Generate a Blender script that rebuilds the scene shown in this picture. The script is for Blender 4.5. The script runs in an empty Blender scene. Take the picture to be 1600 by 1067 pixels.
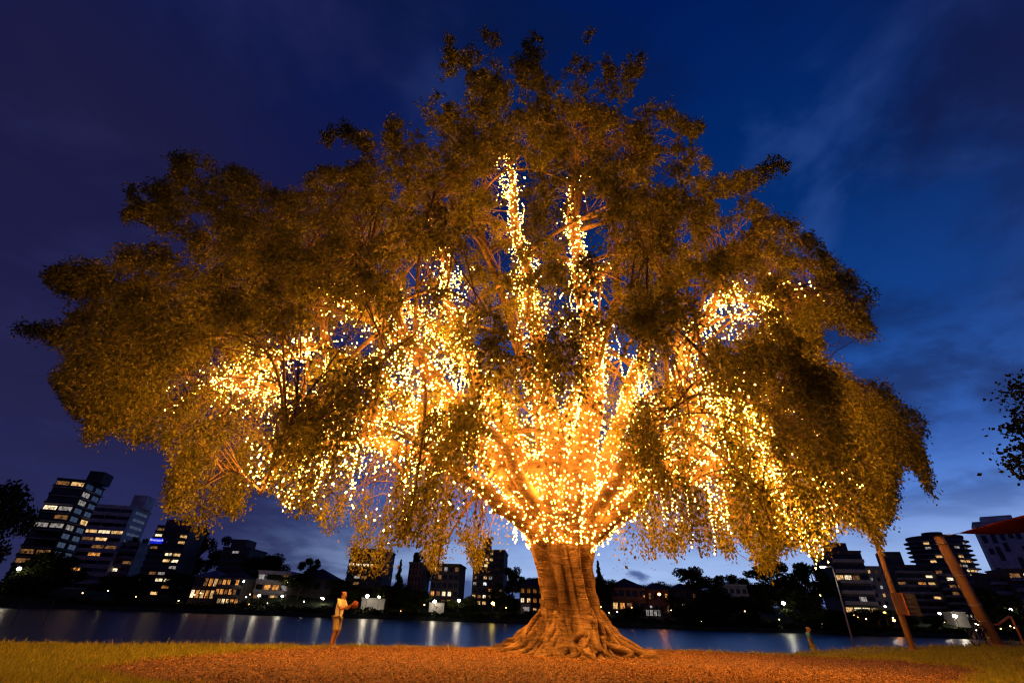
import bpy, math, random
import numpy as np
from mathutils import Vector, Matrix
random.seed(7); RNG = np.random.default_rng(7)
SC = bpy.context.scene; COL = SC.collection

# ---------------------------------------------------------------- camera
F = 711.0; PITCH = math.atan(0.5955); ROLL = math.radians(1.92); CAMZ = 1.2
CP, SP, CR, SR = math.cos(PITCH), math.sin(PITCH), math.cos(ROLL), math.sin(ROLL)
cam = bpy.data.cameras.new('camera'); camo = bpy.data.objects.new('camera', cam); COL.objects.link(camo)
cam.lens = 16.0; cam.sensor_width = 36.0; cam.clip_start = 0.1; cam.clip_end = 8000
U = Vector((0, -SP, CP)); X = Vector((1, 0, 0)); FW = Vector((0, CP, SP))
rgt = CR * X + SR * U; upv = -SR * X + CR * U
m = Matrix((rgt, upv, -FW)).transposed().to_4x4(); m.translation = (0, 0, CAMZ)
camo.matrix_world = m
SC.camera = camo

def ray(px, py):
    u = (px - 800) / F; v = -(py - 533.5) / F
    d = FW + u * rgt + v * upv
    return d
def at(px, py, Y):                      # point of the place seen at a photo position, Y metres away
    d = ray(px, py)
    return Vector((d.x / d.y * Y, Y, CAMZ + d.z / d.y * Y))
Rn = np.array([rgt, upv, FW])
def project(P):
    q = (P - np.array([0, 0, CAMZ])) @ Rn.T
    w = np.maximum(q[:, 2], 1e-3)
    return 800 + F * q[:, 0] / w, 533.5 - F * q[:, 1] / w, q[:, 2]

# ---------------------------------------------------------------- dusk sky
W = bpy.data.worlds.new('World'); SC.world = W; W.use_nodes = True
nt = W.node_tree; nt.nodes.clear()
def N(t, **k):
    n = nt.nodes.new(t)
    for a, b in k.items(): setattr(n, a, b)
    return n
L = lambda a, b: nt.links.new(a, b)
def math_n(op, a, b=None, c=None, clamp=False):
    n = N('ShaderNodeMath', operation=op); n.use_clamp = clamp
    for i, v in enumerate((a, b, c)):
        if v is None: continue
        if isinstance(v, (int, float)): n.inputs[i].default_value = v
        else: L(v, n.inputs[i])
    return n.outputs[0]
def maprange(v, a, b, c=0., d=1., smooth=True):
    n = N('ShaderNodeMapRange'); n.interpolation_type = 'SMOOTHSTEP' if smooth else 'LINEAR'
    L(v, n.inputs[0])
    for i, x in enumerate((a, b, c, d)): n.inputs[i + 1].default_value = x
    return n.outputs[0]
def ramp(v, pts):
    n = N('ShaderNodeValToRGB'); e = n.color_ramp.elements
    while len(e) < len(pts): e.new(0.5)
    for el, (p, c) in zip(e, pts): el.position = p; el.color = (*c, 1)
    L(v, n.inputs[0]); return n.outputs[0]
def mix(f, a, b):
    n = N('ShaderNodeMix', data_type='RGBA')
    if isinstance(f, (int, float)): n.inputs[0].default_value = f
    else: L(f, n.inputs[0])
    for i, v in ((6, a), (7, b)):
        if isinstance(v, tuple): n.inputs[i].default_value = (*v, 1)
        else: L(v, n.inputs[i])
    return n.outputs[2]
tc = N('ShaderNodeTexCoord'); sep = N('ShaderNodeSeparateXYZ'); L(tc.outputs['Generated'], sep.inputs[0])
sx, sy, sz = sep.outputs
el = math_n('MULTIPLY', math_n('ARCSINE', sz), 2 / math.pi, clamp=True)      # 0 horizon .. 1 zenith
hyp = math_n('SQRT', math_n('ADD', math_n('MULTIPLY', sx, sx), math_n('ADD', math_n('MULTIPLY', sy, sy), 1e-5)))
GA = math.radians(24)
cosaz = math_n('DIVIDE', math_n('ADD', math_n('MULTIPLY', sx, math.sin(GA)), math_n('MULTIPLY', sy, math.cos(GA))), hyp)
glow = maprange(cosaz, math.cos(math.radians(56)), math.cos(math.radians(8)))
night = ramp(el, [(0, (.024, .030, .115)), (.10, (.018, .021, .088)), (.22, (.013, .013, .064)), (.42, (.010, .0105, .055)), (.6, (.004, .009, .07)), (.8, (.001, .007, .06))])
day = ramp(el, [(0, (.46, .60, .90)), (.06, (.33, .48, .84)), (.12, (.10, .23, .66)), (.18, (.035, .13, .50)), (.30, (.006, .055, .27)), (.45, (.001, .026, .155)), (.72, (.0, .010, .095)), (1, (0, .006, .06))])
base = mix(glow, night, day)
# clouds in a layer overhead
zz = math_n('ADD', math_n('MAXIMUM', sz, 0.0), 0.16)
cv = N('ShaderNodeCombineXYZ'); L(math_n('DIVIDE', sx, zz), cv.inputs[0]); L(math_n('DIVIDE', sy, zz), cv.inputs[1])
def noise(scale, det, rough, off, dist=0.0):
    mp = N('ShaderNodeMapping'); L(cv.outputs[0], mp.inputs[0]); mp.inputs['Location'].default_value = off
    n = N('ShaderNodeTexNoise'); L(mp.outputs[0], n.inputs['Vector'])
    n.inputs['Scale'].default_value = scale; n.inputs['Detail'].default_value = det; n.inputs['Roughness'].default_value = rough
    n.inputs['Distortion'].default_value = dist
    return n.outputs['Fac']
n1 = noise(1.5, 7, .58, (3.1, 1.7, 0), .3); n2 = noise(2.4, 5, .55, (8.3, 4.1, 2.0), .5)
c1 = maprange(n1, .40, .60); c2 = maprange(n2, .46, .68)
cloud_r = ramp(el, [(0, (.07, .12, .33)), (.10, (.035, .075, .26)), (.25, (.008, .026, .12)), (.5, (.002, .0095, .062)), (1, (.002, .009, .06))])
cloud_l = ramp(el, [(0, (.022, .024, .085)), (.2, (.016, .015, .062)), (.45, (.012, .0115, .055)), (.62, (.004, .0095, .056)), (1, (.002, .008, .05))])
ccol = mix(glow, cloud_l, cloud_r)
sky = mix(math_n('MULTIPLY', math_n('MULTIPLY', c1, .88), math_n('SUBTRACT', 1.0, math_n('MULTIPLY', glow, maprange(el, .05, .17, .85, 0.0)))), base, ccol)
hi = mix(glow, (.030, .032, .115), (.03, .085, .33))
sky = mix(math_n('MULTIPLY', math_n('MULTIPLY', c2, math_n('SUBTRACT', 1.0, c1)), maprange(el, .05, .17, .08, .42)), sky, hi)
# a low bank of cloud lying on the horizon
n3 = noise(0.0, 0, 0, (0, 0, 0))
azv = N('ShaderNodeCombineXYZ'); L(math_n('DIVIDE', sx, hyp), azv.inputs[0]); L(math_n('MULTIPLY', sz, 2.2), azv.inputs[1])
nn = N('ShaderNodeTexNoise'); L(azv.outputs[0], nn.inputs['Vector']); nn.inputs['Scale'].default_value = 9; nn.inputs['Detail'].default_value = 6
topz = math_n('ADD', math_n('MULTIPLY', nn.outputs['Fac'], .15), -.022)
bank = maprange(math_n('SUBTRACT', topz, sz), -.006, .012)
sky = mix(math_n('MULTIPLY', bank, .88), sky, mix(glow, (.022, .026, .085), (.045, .08, .25)))
bg = N('ShaderNodeBackground'); L(sky, bg.inputs[0]); bg.inputs[1].default_value = 1.0
wo = N('ShaderNodeOutputWorld'); L(bg.outputs[0], wo.inputs[0])

SC.view_settings.view_transform = 'Standard'; SC.view_settings.look = 'None'
SC.view_settings.exposure = 0.0; SC.view_settings.gamma = 1.0
SC.cycles.use_denoising = True; SC.cycles.max_bounces = 4; SC.cycles.diffuse_bounces = 1; SC.cycles.filter_width = 1.2; SC.cycles.adaptive_threshold = .02; SC.cycles.glossy_bounces = 2
SC.cycles.transmission_bounces = 2; SC.cycles.transparent_max_bounces = 4; SC.cycles.sample_clamp_indirect = 4
SC.cycles.use_light_tree = True; SC.cycles.caustics_reflective = False; SC.cycles.caustics_refractive = False

# ---------------------------------------------------------------- helpers
def tag(o, label=None, cat=None, group=None, kind=None):
    for k, v in (('label', label), ('category', cat), ('group', group), ('kind', kind)):
        if v: o[k] = v
    return o
def empty(name, loc=(0, 0, 0), rz=0.0):
    o = bpy.data.objects.new(name, None); COL.objects.link(o); o.location = loc; o.rotation_euler = (0, 0, rz)
    o.empty_display_size = .2
    return o
def link_mesh(name, me, mat, parent=None, loc=None):
    o = bpy.data.objects.new(name, me); COL.objects.link(o)
    if mat is not None and not me.materials: me.materials.append(mat)
    if parent is not None: o.parent = parent
    if loc is not None: o.location = loc
    return o
def np_mesh(name, V, faces_flat, n_per, smooth=False):
    V = np.asarray(V, dtype=np.float32); faces_flat = np.asarray(faces_flat, dtype=np.int32).ravel()
    nf = len(faces_flat) // n_per
    me = bpy.data.meshes.new(name)
    me.vertices.add(len(V)); me.vertices.foreach_set('co', V.ravel())
    me.loops.add(len(faces_flat)); me.loops.foreach_set('vertex_index', faces_flat)
    me.polygons.add(nf)
    me.polygons.foreach_set('loop_start', np.arange(0, nf * n_per, n_per, dtype=np.int32))
    if smooth: me.polygons.foreach_set('use_smooth', np.ones(nf, dtype=bool))
    me.update(calc_edges=True); me.validate()
    return me
class MB:
    def __init__(s): s.v = []; s.f = []
    def add(s, vs, fs):
        b = len(s.v); s.v += [tuple(x) for x in vs]; s.f += [tuple(b + i for i in f) for f in fs]; return s
    def box(s, x0, x1, y0, y1, z0, z1):
        return s.add([(x, y, z) for z in (z0, z1) for y in (y0, y1) for x in (x0, x1)],
                     [(0, 2, 3, 1), (4, 5, 7, 6), (0, 1, 5, 4), (1, 3, 7, 5), (3, 2, 6, 7), (2, 0, 4, 6)])
    def bar(s, a, b, w, h):
        a, b = Vector(a), Vector(b); d = (b - a).normalized()
        up = Vector((0, 0, 1)) if abs(d.z) < .95 else Vector((0, 1, 0))
        r = d.cross(up).normalized() * w / 2; u = r.cross(d).normalized() * h / 2
        vs = [p + sx_ * r + sy_ * u for p in (a, b) for sy_ in (-1, 1) for sx_ in (-1, 1)]
        return s.add(vs, [(0, 1, 3, 2), (4, 6, 7, 5), (0, 4, 5, 1), (1, 5, 7, 3), (3, 7, 6, 2), (2, 6, 4, 0)])
    def tube(s, path, rad, n=8, cap=True):
        P = [Vector(p) for p in path]
        if not hasattr(rad, '__len__'): rad = [rad] * len(P)
        rad = [float(x_) for x_ in rad]; ref = Vector((.13, .21, .97)); b0 = len(s.v)
        for i, p in enumerate(P):
            t = (P[min(i + 1, len(P) - 1)] - P[max(i - 1, 0)]).normalized()
            if i == 0:
                ref = ref if abs(ref.dot(t)) < .95 else Vector((1, 0, 0))
            r = (ref - ref.dot(t) * t)
            if r.length < 1e-4: r = t.orthogonal()
            r.normalize(); ref = r; q = t.cross(r)
            s.v += [tuple(p + rad[i] * (math.cos(2 * math.pi * k / n) * r + math.sin(2 * math.pi * k / n) * q)) for k in range(n)]
        for i in range(len(P) - 1):
            for k in range(n):
                a = b0 + i * n + k; b = b0 + i * n + (k + 1) % n
                s.f.append((a, b, b + n, a + n))
        if cap:
            s.f.append(tuple(b0 + k for k in range(n))[::-1]); s.f.append(tuple(b0 + (len(P) - 1) * n + k for k in range(n)))
        return s
    def lathe(s, prof, n=16, c=(0, 0, 0)):
        b0 = len(s.v)
        for r, z in prof:
            s.v += [(c[0] + r * math.cos(2 * math.pi * k / n), c[1] + r * math.sin(2 * math.pi * k / n), c[2] + z) for k in range(n)]
        for i in range(len(prof) - 1):
            for k in range(n):
                a = b0 + i * n + k; b = b0 + i * n + (k + 1) % n; s.f.append((a, b, b + n, a + n))
        s.f.append(tuple(b0 + k for k in range(n))[::-1]); s.f.append(tuple(b0 + (len(prof) - 1) * n + k for k in range(n)))
        return s
    def torus(s, c, ax, R, r, n=28, k=6):
        ax = Vector(ax).normalized(); e1 = ax.orthogonal().normalized(); e2 = ax.cross(e1); c = Vector(c); b0 = len(s.v)
        for i in range(n):
            a = 2 * math.pi * i / n; d = math.cos(a) * e1 + math.sin(a) * e2
            for j in range(k):
                b = 2 * math.pi * j / k
                s.v.append(tuple(c + d * (R + r * math.cos(b)) + ax * r * math.sin(b)))
        for i in range(n):
            for j in range(k):
                s.f.append((b0 + i * k + j, b0 + ((i + 1) % n) * k + j, b0 + ((i + 1) % n) * k + (j + 1) % k, b0 + i * k + (j + 1) % k))
        return s
    def mesh(s, name, smooth=False):
        me = bpy.data.meshes.new(name); me.from_pydata(s.v, [], s.f); me.update()
        if smooth: me.polygons.foreach_set('use_smooth', [True] * len(me.polygons))
        return me
    def build(s, name, mat, parent=None, smooth=False, loc=None):
        return link_mesh(name, s.mesh(name, smooth), mat, parent, loc)

MATS = {}
def mat(name, col, rough=.7, var=0.0, scale=5.0, bump=0.0, metal=0.0, col2=None, stretch=(1, 1, 1), spec=.3, det=4):
    if name in MATS: return MATS[name]
    M = bpy.data.materials.new(name); M.use_nodes = True; t = M.node_tree; b = t.nodes['Principled BSDF']
    b.inputs['Base Color'].default_value = (*col, 1); b.inputs['Roughness'].default_value = rough
    b.inputs['Metallic'].default_value = metal; b.inputs['Specular IOR Level'].default_value = spec
    if var or bump or col2:
        tcn = t.nodes.new('ShaderNodeTexCoord'); mp = t.nodes.new('ShaderNodeMapping'); mp.inputs['Scale'].default_value = stretch
        t.links.new(tcn.outputs['Object'], mp.inputs[0])
        n = t.nodes.new('ShaderNodeTexNoise'); n.inputs['Scale'].default_value = scale; n.inputs['Detail'].default_value = det
        t.links.new(mp.outputs[0], n.inputs['Vector'])
        r = t.nodes.new('ShaderNodeValToRGB'); t.links.new(n.outputs['Fac'], r.inputs[0])
        c2 = col2 or tuple(min(1, c * (1 + var)) for c in col); c1_ = tuple(c * (1 - var) for c in col)
        r.color_ramp.elements[0].position = .32; r.color_ramp.elements[1].position = .68
        r.color_ramp.elements[0].color = (*c1_, 1); r.color_ramp.elements[1].color = (*c2, 1)
        t.links.new(r.outputs[0], b.inputs['Base Color'])
        if bump:
            bp = t.nodes.new('ShaderNodeBump'); bp.inputs['Strength'].default_value = bump; bp.inputs['Distance'].default_value = .05
            t.links.new(n.outputs['Fac'], bp.inputs['Height']); t.links.new(bp.outputs[0], b.inputs['Normal'])
    MATS[name] = M; return M
def emit(name, col, strength, vary=False, scale=3.0):
    if name in MATS: return MATS[name]
    M = bpy.data.materials.new(name); M.use_nodes = True; t = M.node_tree; t.nodes.clear()
    e = t.nodes.new('ShaderNodeEmission'); e.inputs[0].default_value = (*col, 1); e.inputs[1].default_value = strength
    o = t.nodes.new('ShaderNodeOutputMaterial'); t.links.new(e.outputs[0], o.inputs[0])
    if vary:     # curtains, lamps and furniture seen through the pane
        tcn = t.nodes.new('ShaderNodeTexCoord'); oi = t.nodes.new('ShaderNodeObjectInfo')
        va = t.nodes.new('ShaderNodeVectorMath'); va.operation = 'ADD'
        sc_ = t.nodes.new('ShaderNodeVectorMath'); sc_.operation = 'SCALE'; sc_.inputs['Scale'].default_value = 50
        cmb = t.nodes.new('ShaderNodeCombineXYZ')
        for i in range(3): t.links.new(oi.outputs['Random'], cmb.inputs[i])
        t.links.new(cmb.outputs[0], sc_.inputs[0]); t.links.new(tcn.outputs['Object'], va.inputs[0]); t.links.new(sc_.outputs[0], va.inputs[1])
        mp = t.nodes.new('ShaderNodeMapping'); mp.inputs['Scale'].default_value = (1.0, 1, .8); t.links.new(va.outputs[0], mp.inputs[0])
        n = t.nodes.new('ShaderNodeTexVoronoi'); n.inputs['Scale'].default_value = scale * .5; n.distance = 'CHEBYCHEV'
        t.links.new(mp.outputs[0], n.inputs['Vector'])
        r = t.nodes.new('ShaderNodeMapRange'); t.links.new(n.outputs['Color'], r.inputs[0])
        r.inputs[1].default_value = .1; r.inputs[2].default_value = .9; r.inputs[3].default_value = .05 * strength; r.inputs[4].default_value = 1.6 * strength
        t.links.new(r.outputs[0], e.inputs[1])
    MATS[name] = M; return M

# ---------------------------------------------------------------- park ground, bank, river
def smooth(a, b, x): t = np.clip((x - a) / (b - a), 0, 1); return t * t * (3 - 2 * t)
def edge_y(x):
    x = np.asarray(x, float)
    return 21.5 + .35 * np.clip(x, -30, 6) + .04 * np.clip(x - 6, 0, 60) + .25 * np.sin(x * .9) + .15 * np.sin(x * 2.3 + 1)
def gz(x, y):
    x = np.asarray(x, float); y = np.asarray(y, float)
    z = .68 * smooth(10, 24, x) * smooth(10, 20, y) + .04 * np.sin(x * .7 + y * .4) * smooth(9, 14, np.abs(x - 3))
    e = y - edge_y(x)
    return z - 1.9 * smooth(-.3, 3.2, e) - .6 * smooth(3, 7, e)
WATER_Z = -1.4
grass_soil = mat('lawn_turf', (.14, .14, .028), .95, .5, 3.0, .6)
xs = np.concatenate([np.linspace(-90, -26, 12), np.linspace(-25, 40, 150), np.linspace(42, 110, 14)])
ts = np.concatenate([np.linspace(-40, 6, 10), np.linspace(7, 0, 0)])
rows = []
for s_ in np.concatenate([np.linspace(0, .45, 8), np.linspace(.5, 1, 70)]):
    y = -30 + (edge_y(xs) - .5 + 30) * s_; rows.append(np.stack([xs, y, gz(xs, y)], 1))
for o_ in np.linspace(-.2, 8, 24):
    y = edge_y(xs) + o_; rows.append(np.stack([xs, y, gz(xs, y)], 1))
G = np.array(rows); nr, ncl = G.shape[:2]
ii, jj = np.meshgrid(np.arange(nr - 1), np.arange(ncl - 1), indexing='ij'); a = (ii * ncl + jj).ravel()
fa = np.stack([a, a + 1, a + ncl + 1, a + ncl], 1)
lawn = link_mesh('lawn', np_mesh('lawn', G.reshape(-1, 3), fa, 4, True), grass_soil); tag(lawn, kind='structure')

# mulch bed under the tree: outline in plan
MP = np.array([(-8.4, 11.4), (-7.8, 14.5), (-6.6, 17.8), (-2.5, 20.0), (2, 22.0), (6.5, 23.2), (11, 22.3), (14.2, 19.2), (14.6, 17.2), (12.2, 14.6), (9.5, 12.7), (6, 9.5), (2, 7.2), (-2, 7.6), (-4.2, 9.2), (-6.8, 10.3)])
MC = np.array([3.0, 15.8])
pa = np.arctan2(MP[:, 1] - MC[1], MP[:, 0] - MC[0]); pr = np.hypot(MP[:, 1] - MC[1], MP[:, 0] - MC[0]); od = np.argsort(pa); pa, pr = pa[od], pr[od]
def mulch_r(t):
    t = np.asarray(t); b = np.interp(t, np.concatenate([pa - 2 * np.pi, pa, pa + 2 * np.pi]), np.concatenate([pr, pr, pr]))
    return b + .12 * np.sin(t * 23) + .1 * np.sin(t * 41 + 1) + .07 * np.sin(t * 87)
def in_mulch(x, y, grow=0.0):
    return np.hypot(x - MC[0], y - MC[1]) < mulch_r(np.arctan2(y - MC[1], x - MC[0])) + grow
th = np.linspace(-np.pi, np.pi, 241)[:-1]; rr = mulch_r(th); V = []
for k in range(25):
    f_ = k / 24; x = MC[0] + rr * f_ * np.cos(th); y = MC[1] + rr * f_ * np.sin(th)
    V.append(np.stack([x, y, gz(x, y) + .03 * min(1, (1 - f_) * 8) + .006], 1))
V = np.array(V); n_ = 240
ii, jj = np.meshgrid(np.arange(24), np.arange(n_), indexing='ij'); a = (ii * n_ + jj).ravel(); b = (ii * n_ + (jj + 1) % n_).ravel()
mulch_m = mat('mulch_soil', (.10, .052, .025), .95, .55, 14, .8)
mulch = link_mesh('mulch_bed', np_mesh('mulch_bed', V.reshape(-1, 3), np.stack([a, b, b + n_, a + n_], 1), 4, True), mulch_m); tag(mulch, kind='structure')

def island_mat(name, c1_, c2_, rough=.7, trans=0.0, gloss=0.0):
    M = bpy.data.materials.new(name); M.use_nodes = True; t = M.node_tree; t.nodes.clear()
    g = t.nodes.new('ShaderNodeNewGeometry'); r = t.nodes.new('ShaderNodeValToRGB'); t.links.new(g.outputs['Random Per Island'], r.inputs[0])
    r.color_ramp.elements[0].color = (*c1_, 1); r.color_ramp.elements[1].color = (*c2_, 1)
    o = t.nodes.new('ShaderNodeOutputMaterial'); d = t.nodes.new('ShaderNodeBsdfDiffuse'); t.links.new(r.outputs[0], d.inputs[0]); last = d
    if trans:
        tr = t.nodes.new('ShaderNodeBsdfTranslucent'); t.links.new(r.outputs[0], tr.inputs[0]); mx = t.nodes.new('ShaderNodeMixShader'); mx.inputs[0].default_value = trans
        t.links.new(d.outputs[0], mx.inputs[1]); t.links.new(tr.outputs[0], mx.inputs[2]); last = mx
    if gloss:
        gl = t.nodes.new('ShaderNodeBsdfGlossy'); gl.inputs['Roughness'].default_value = .45; gl.inputs[0].default_value = (.8, .8, .8, 1)
        mx = t.nodes.new('ShaderNodeMixShader'); mx.inputs[0].default_value = gloss; t.links.new(last.outputs[0], mx.inputs[1]); t.links.new(gl.outputs[0], mx.inputs[2]); last = mx
    t.links.new(last.outputs[0], o.inputs[0]); return M
# wood chips
nC = 145000
t_ = RNG.uniform(-np.pi, np.pi, nC); r_ = mulch_r(t_) * np.sqrt(RNG.uniform(0, 1.04, nC))
cx, cy = MC[0] + r_ * np.cos(t_), MC[1] + r_ * np.sin(t_); keep = (cy < 24) & (cy > 8.8) & (np.abs(cx) < cy * 1.1 + 1); cx, cy = cx[keep], cy[keep]; nC = len(cx)
ln, wd = RNG.uniform(.010, .032, nC), RNG.uniform(.004, .011, nC); az = RNG.uniform(0, 2 * np.pi, nC); ti = RNG.normal(0, .45, nC); tj = RNG.normal(0, .4, nC)
d = np.stack([np.cos(az) * np.cos(ti), np.sin(az) * np.cos(ti), np.sin(ti)], 1); s2 = np.stack([-np.sin(az) * np.cos(tj), np.cos(az) * np.cos(tj), np.sin(tj)], 1)
c = np.stack([cx, cy, gz(cx, cy) + .042 + RNG.uniform(-.004, .018, nC)], 1)
V = np.stack([c - d * ln[:, None] - s2 * wd[:, None] * .6, c + d * ln[:, None] * .9 - s2 * wd[:, None], c + d * ln[:, None] + s2 * wd[:, None] * .7, c - d * ln[:, None] * .8 + s2 * wd[:, None]], 1).reshape(-1, 3)
chips = link_mesh('wood_chips', np_mesh('wood_chips', V, np.arange(4 * nC), 4), island_mat('wood_chip', (.08, .036, .017), (.46, .24, .115)))
tag(chips, 'loose bark and wood chips covering the mulch bed under the tree', 'wood chips', kind='stuff')
# grass blades
def blades(n, xr, yr, hmin, hmax, cond, lean=.5):
    x = RNG.uniform(*xr, n); y = RNG.uniform(*yr, n); k = cond(x, y); x, y = x[k], y[k]; n = len(x)
    h = RNG.uniform(hmin, hmax, n) * (.75 + .5 * np.sin(x * 1.7 + 2 * np.sin(y * 1.3)) ** 2); az = RNG.uniform(0, 2 * np.pi, n); w = RNG.uniform(.005, .011, n) * (1 + .03 * y)
    z = gz(x, y) - .005; le = RNG.normal(0, lean, (n, 2)) * h[:, None]
    sd = np.stack([np.cos(az) * w, np.sin(az) * w, 0 * az], 1); p = np.stack([x, y, z], 1); tip = p + np.stack([le[:, 0], le[:, 1], h], 1)
    return np.stack([p - sd, p + sd, tip], 1).reshape(-1, 3)
vis = lambda x, y: (np.abs(x) < y * 1.12 + 2) & (y < edge_y(x) + .6)
B = [blades(420000, (-22, 30), (8.5, 22), .04, .12, lambda x, y: vis(x, y) & ~in_mulch(x, y, -.12) & (RNG.uniform(0, 1, len(x)) < 13 / (y + 1))),
     blades(90000, (-20, 40), (14, 40), .05, .14, lambda x, y: vis(x, y) & ~in_mulch(x, y, 0)),
     blades(160000, (-22, 40), (13, 46), .06, .22, lambda x, y: (np.abs(y - edge_y(x) + .1) < .75) & (np.abs(x) < y * 1.1 + 2), .35)]
B = np.concatenate(B)
gr = link_mesh('grass', np_mesh('grass', B, np.arange(len(B)), 3), island_mat('grass_blade', (.19, .20, .025), (.48, .44, .07), trans=.4))
tag(gr, 'short green park grass with longer tufts along the river bank', 'grass', kind='stuff')

# river
Mw = bpy.data.materials.new('river_water'); Mw.use_nodes = True; t = Mw.node_tree; b = t.nodes['Principled BSDF']
b.inputs['Base Color'].default_value = (.006, .009, .02, 1); b.inputs['Roughness'].default_value = .30; b.inputs['IOR'].default_value = 1.33; b.inputs['Specular IOR Level'].default_value = .6
tcn = t.nodes.new('ShaderNodeTexCoord'); mp = t.nodes.new('ShaderNodeMapping'); mp.inputs['Scale'].default_value = (.018, .6, 1); t.links.new(tcn.outputs['Object'], mp.inputs[0])
n = t.nodes.new('ShaderNodeTexNoise'); n.inputs['Scale'].default_value = 1.0; n.inputs['Detail'].default_value = 5; t.links.new(mp.outputs[0], n.inputs['Vector'])
bp = t.nodes.new('ShaderNodeBump'); bp.inputs['Strength'].default_value = .055; bp.inputs['Distance'].default_value = .35; t.links.new(n.outputs['Fac'], bp.inputs['Height']); t.links.new(bp.outputs[0], b.inputs['Normal'])
river = MB().add([(-900, 4, WATER_Z), (900, 4, WATER_Z), (900, 156, WATER_Z), (-900, 156, WATER_Z)], [(0, 1, 2, 3)]).build('river', Mw); tag(river, kind='structure')

# far bank, rising from the water to beyond the horizon
def fz(x, y):
    x = np.asarray(x, float); y = np.asarray(y, float)
    return np.interp(y, [146, 149, 150, 156, 164, 176, 190, 260, 600, 5000], [-2.4, -2.2, -.4, .2, 1.2, 3.2, 4.2, 7, 9, 9]) + smooth(140, 175, y) * (.5 * np.sin(x * .06) + .3 * np.sin(x * .17 + 1))
xs = np.concatenate([np.linspace(-6000, -400, 12), np.linspace(-380, 380, 160), np.linspace(400, 6000, 12)]); ys = np.array([146, 149, 150, 151.5, 153, 156, 160, 164, 168, 176, 190, 210, 260, 400, 600, 1500, 6000.])
Xg, Yg = np.meshgrid(xs, ys); V = np.stack([Xg, Yg, fz(Xg, Yg)], 2).reshape(-1, 3)
ii, jj = np.meshgrid(np.arange(len(ys) - 1), np.arange(len(xs) - 1), indexing='ij'); a = (ii * len(xs) + jj).ravel(); k = len(xs)
fb = link_mesh('far_bank', np_mesh('far_bank', V, np.stack([a, a + 1, a + k + 1, a + k], 1), 4, True), mat('far_bank_turf', (.035, .05, .016), .95, .5, .4)); tag(fb, kind='structure')

# ---------------------------------------------------------------- the great fig tree
TC = at(895, 960, 19.2); TX, TY = TC.x, TC.y
def bark_material():
    M = bpy.data.materials.new('fig_bark'); M.use_nodes = True; t = M.node_tree; b = t.nodes['Principled BSDF']; b.inputs['Roughness'].default_value = .85; b.inputs['Specular IOR Level'].default_value = .2
    tc_ = t.nodes.new('ShaderNodeTexCoord')
    def nz(scale, det, st):
        mp = t.nodes.new('ShaderNodeMapping'); mp.inputs['Scale'].default_value = st; t.links.new(tc_.outputs['Object'], mp.inputs[0])
        n = t.nodes.new('ShaderNodeTexNoise'); n.inputs['Scale'].default_value = scale; n.inputs['Detail'].default_value = det; n.inputs['Distortion'].default_value = .4; t.links.new(mp.outputs[0], n.inputs['Vector']); return n.outputs['Fac']
    def mth(op, x, y):
        n = t.nodes.new('ShaderNodeMath'); n.operation = op
        for k_, v_ in enumerate((x, y)):
            if isinstance(v_, float): n.inputs[k_].default_value = v_
            else: t.links.new(v_, n.inputs[k_])
        return n.outputs[0]
    patch, rings, fine = nz(1.1, 5, (1, 1, .6)), nz(1.6, 7, (1, 1, 7)), nz(22, 5, (1, 1, 1))
    f_ = mth('ADD', mth('MULTIPLY', patch, .55), mth('ADD', mth('MULTIPLY', rings, .3), mth('MULTIPLY', fine, .25)))
    r = t.nodes.new('ShaderNodeValToRGB'); t.links.new(f_, r.inputs[0]); e = r.color_ramp.elements
    e[0].position = .38; e[0].color = (.036, .020, .011, 1); e[1].position = .70; e[1].color = (.29, .175, .095, 1); m_ = e.new(.53); m_.color = (.135, .075, .038, 1)
    t.links.new(r.outputs[0], b.inputs['Base Color'])
    bp = t.nodes.new('ShaderNodeBump'); bp.inputs['Strength'].default_value = 1.0; bp.inputs['Distance'].default_value = .10
    t.links.new(mth('ADD', mth('MULTIPLY', rings, .8), mth('MULTIPLY', fine, .3)), bp.inputs['Height']); t.links.new(bp.outputs[0], b.inputs['Normal']); return M
bark = bark_material()
fig = empty('fig_tree', (TX, TY, 0))
tag(fig, 'huge spreading weeping fig tree wrapped in warm fairy lights', 'tree')
zs = np.concatenate([np.linspace(-.25, 1.2, 60), np.linspace(1.25, 6.6, 70)])
nT = 340; ang = np.linspace(0, 2 * np.pi, nT, endpoint=False)
prof = lambda z: np.interp(z, [-.25, 0, .12, .35, .7, 1.2, 2, 2.8, 3.5, 4.2, 4.9, 5.6, 6.6], [2.75, 2.35, 2.05, 1.70, 1.38, 1.16, 1.08, 1.15, 1.31, 1.50, 1.66, 1.7, 1.3])
rlob = random.Random(11)
lobes = [(rlob.uniform(0, 2 * np.pi), rlob.uniform(.06, .12), rlob.uniform(.6, 1.25), rlob.uniform(-.35, .35)) for _ in range(19)]
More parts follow.
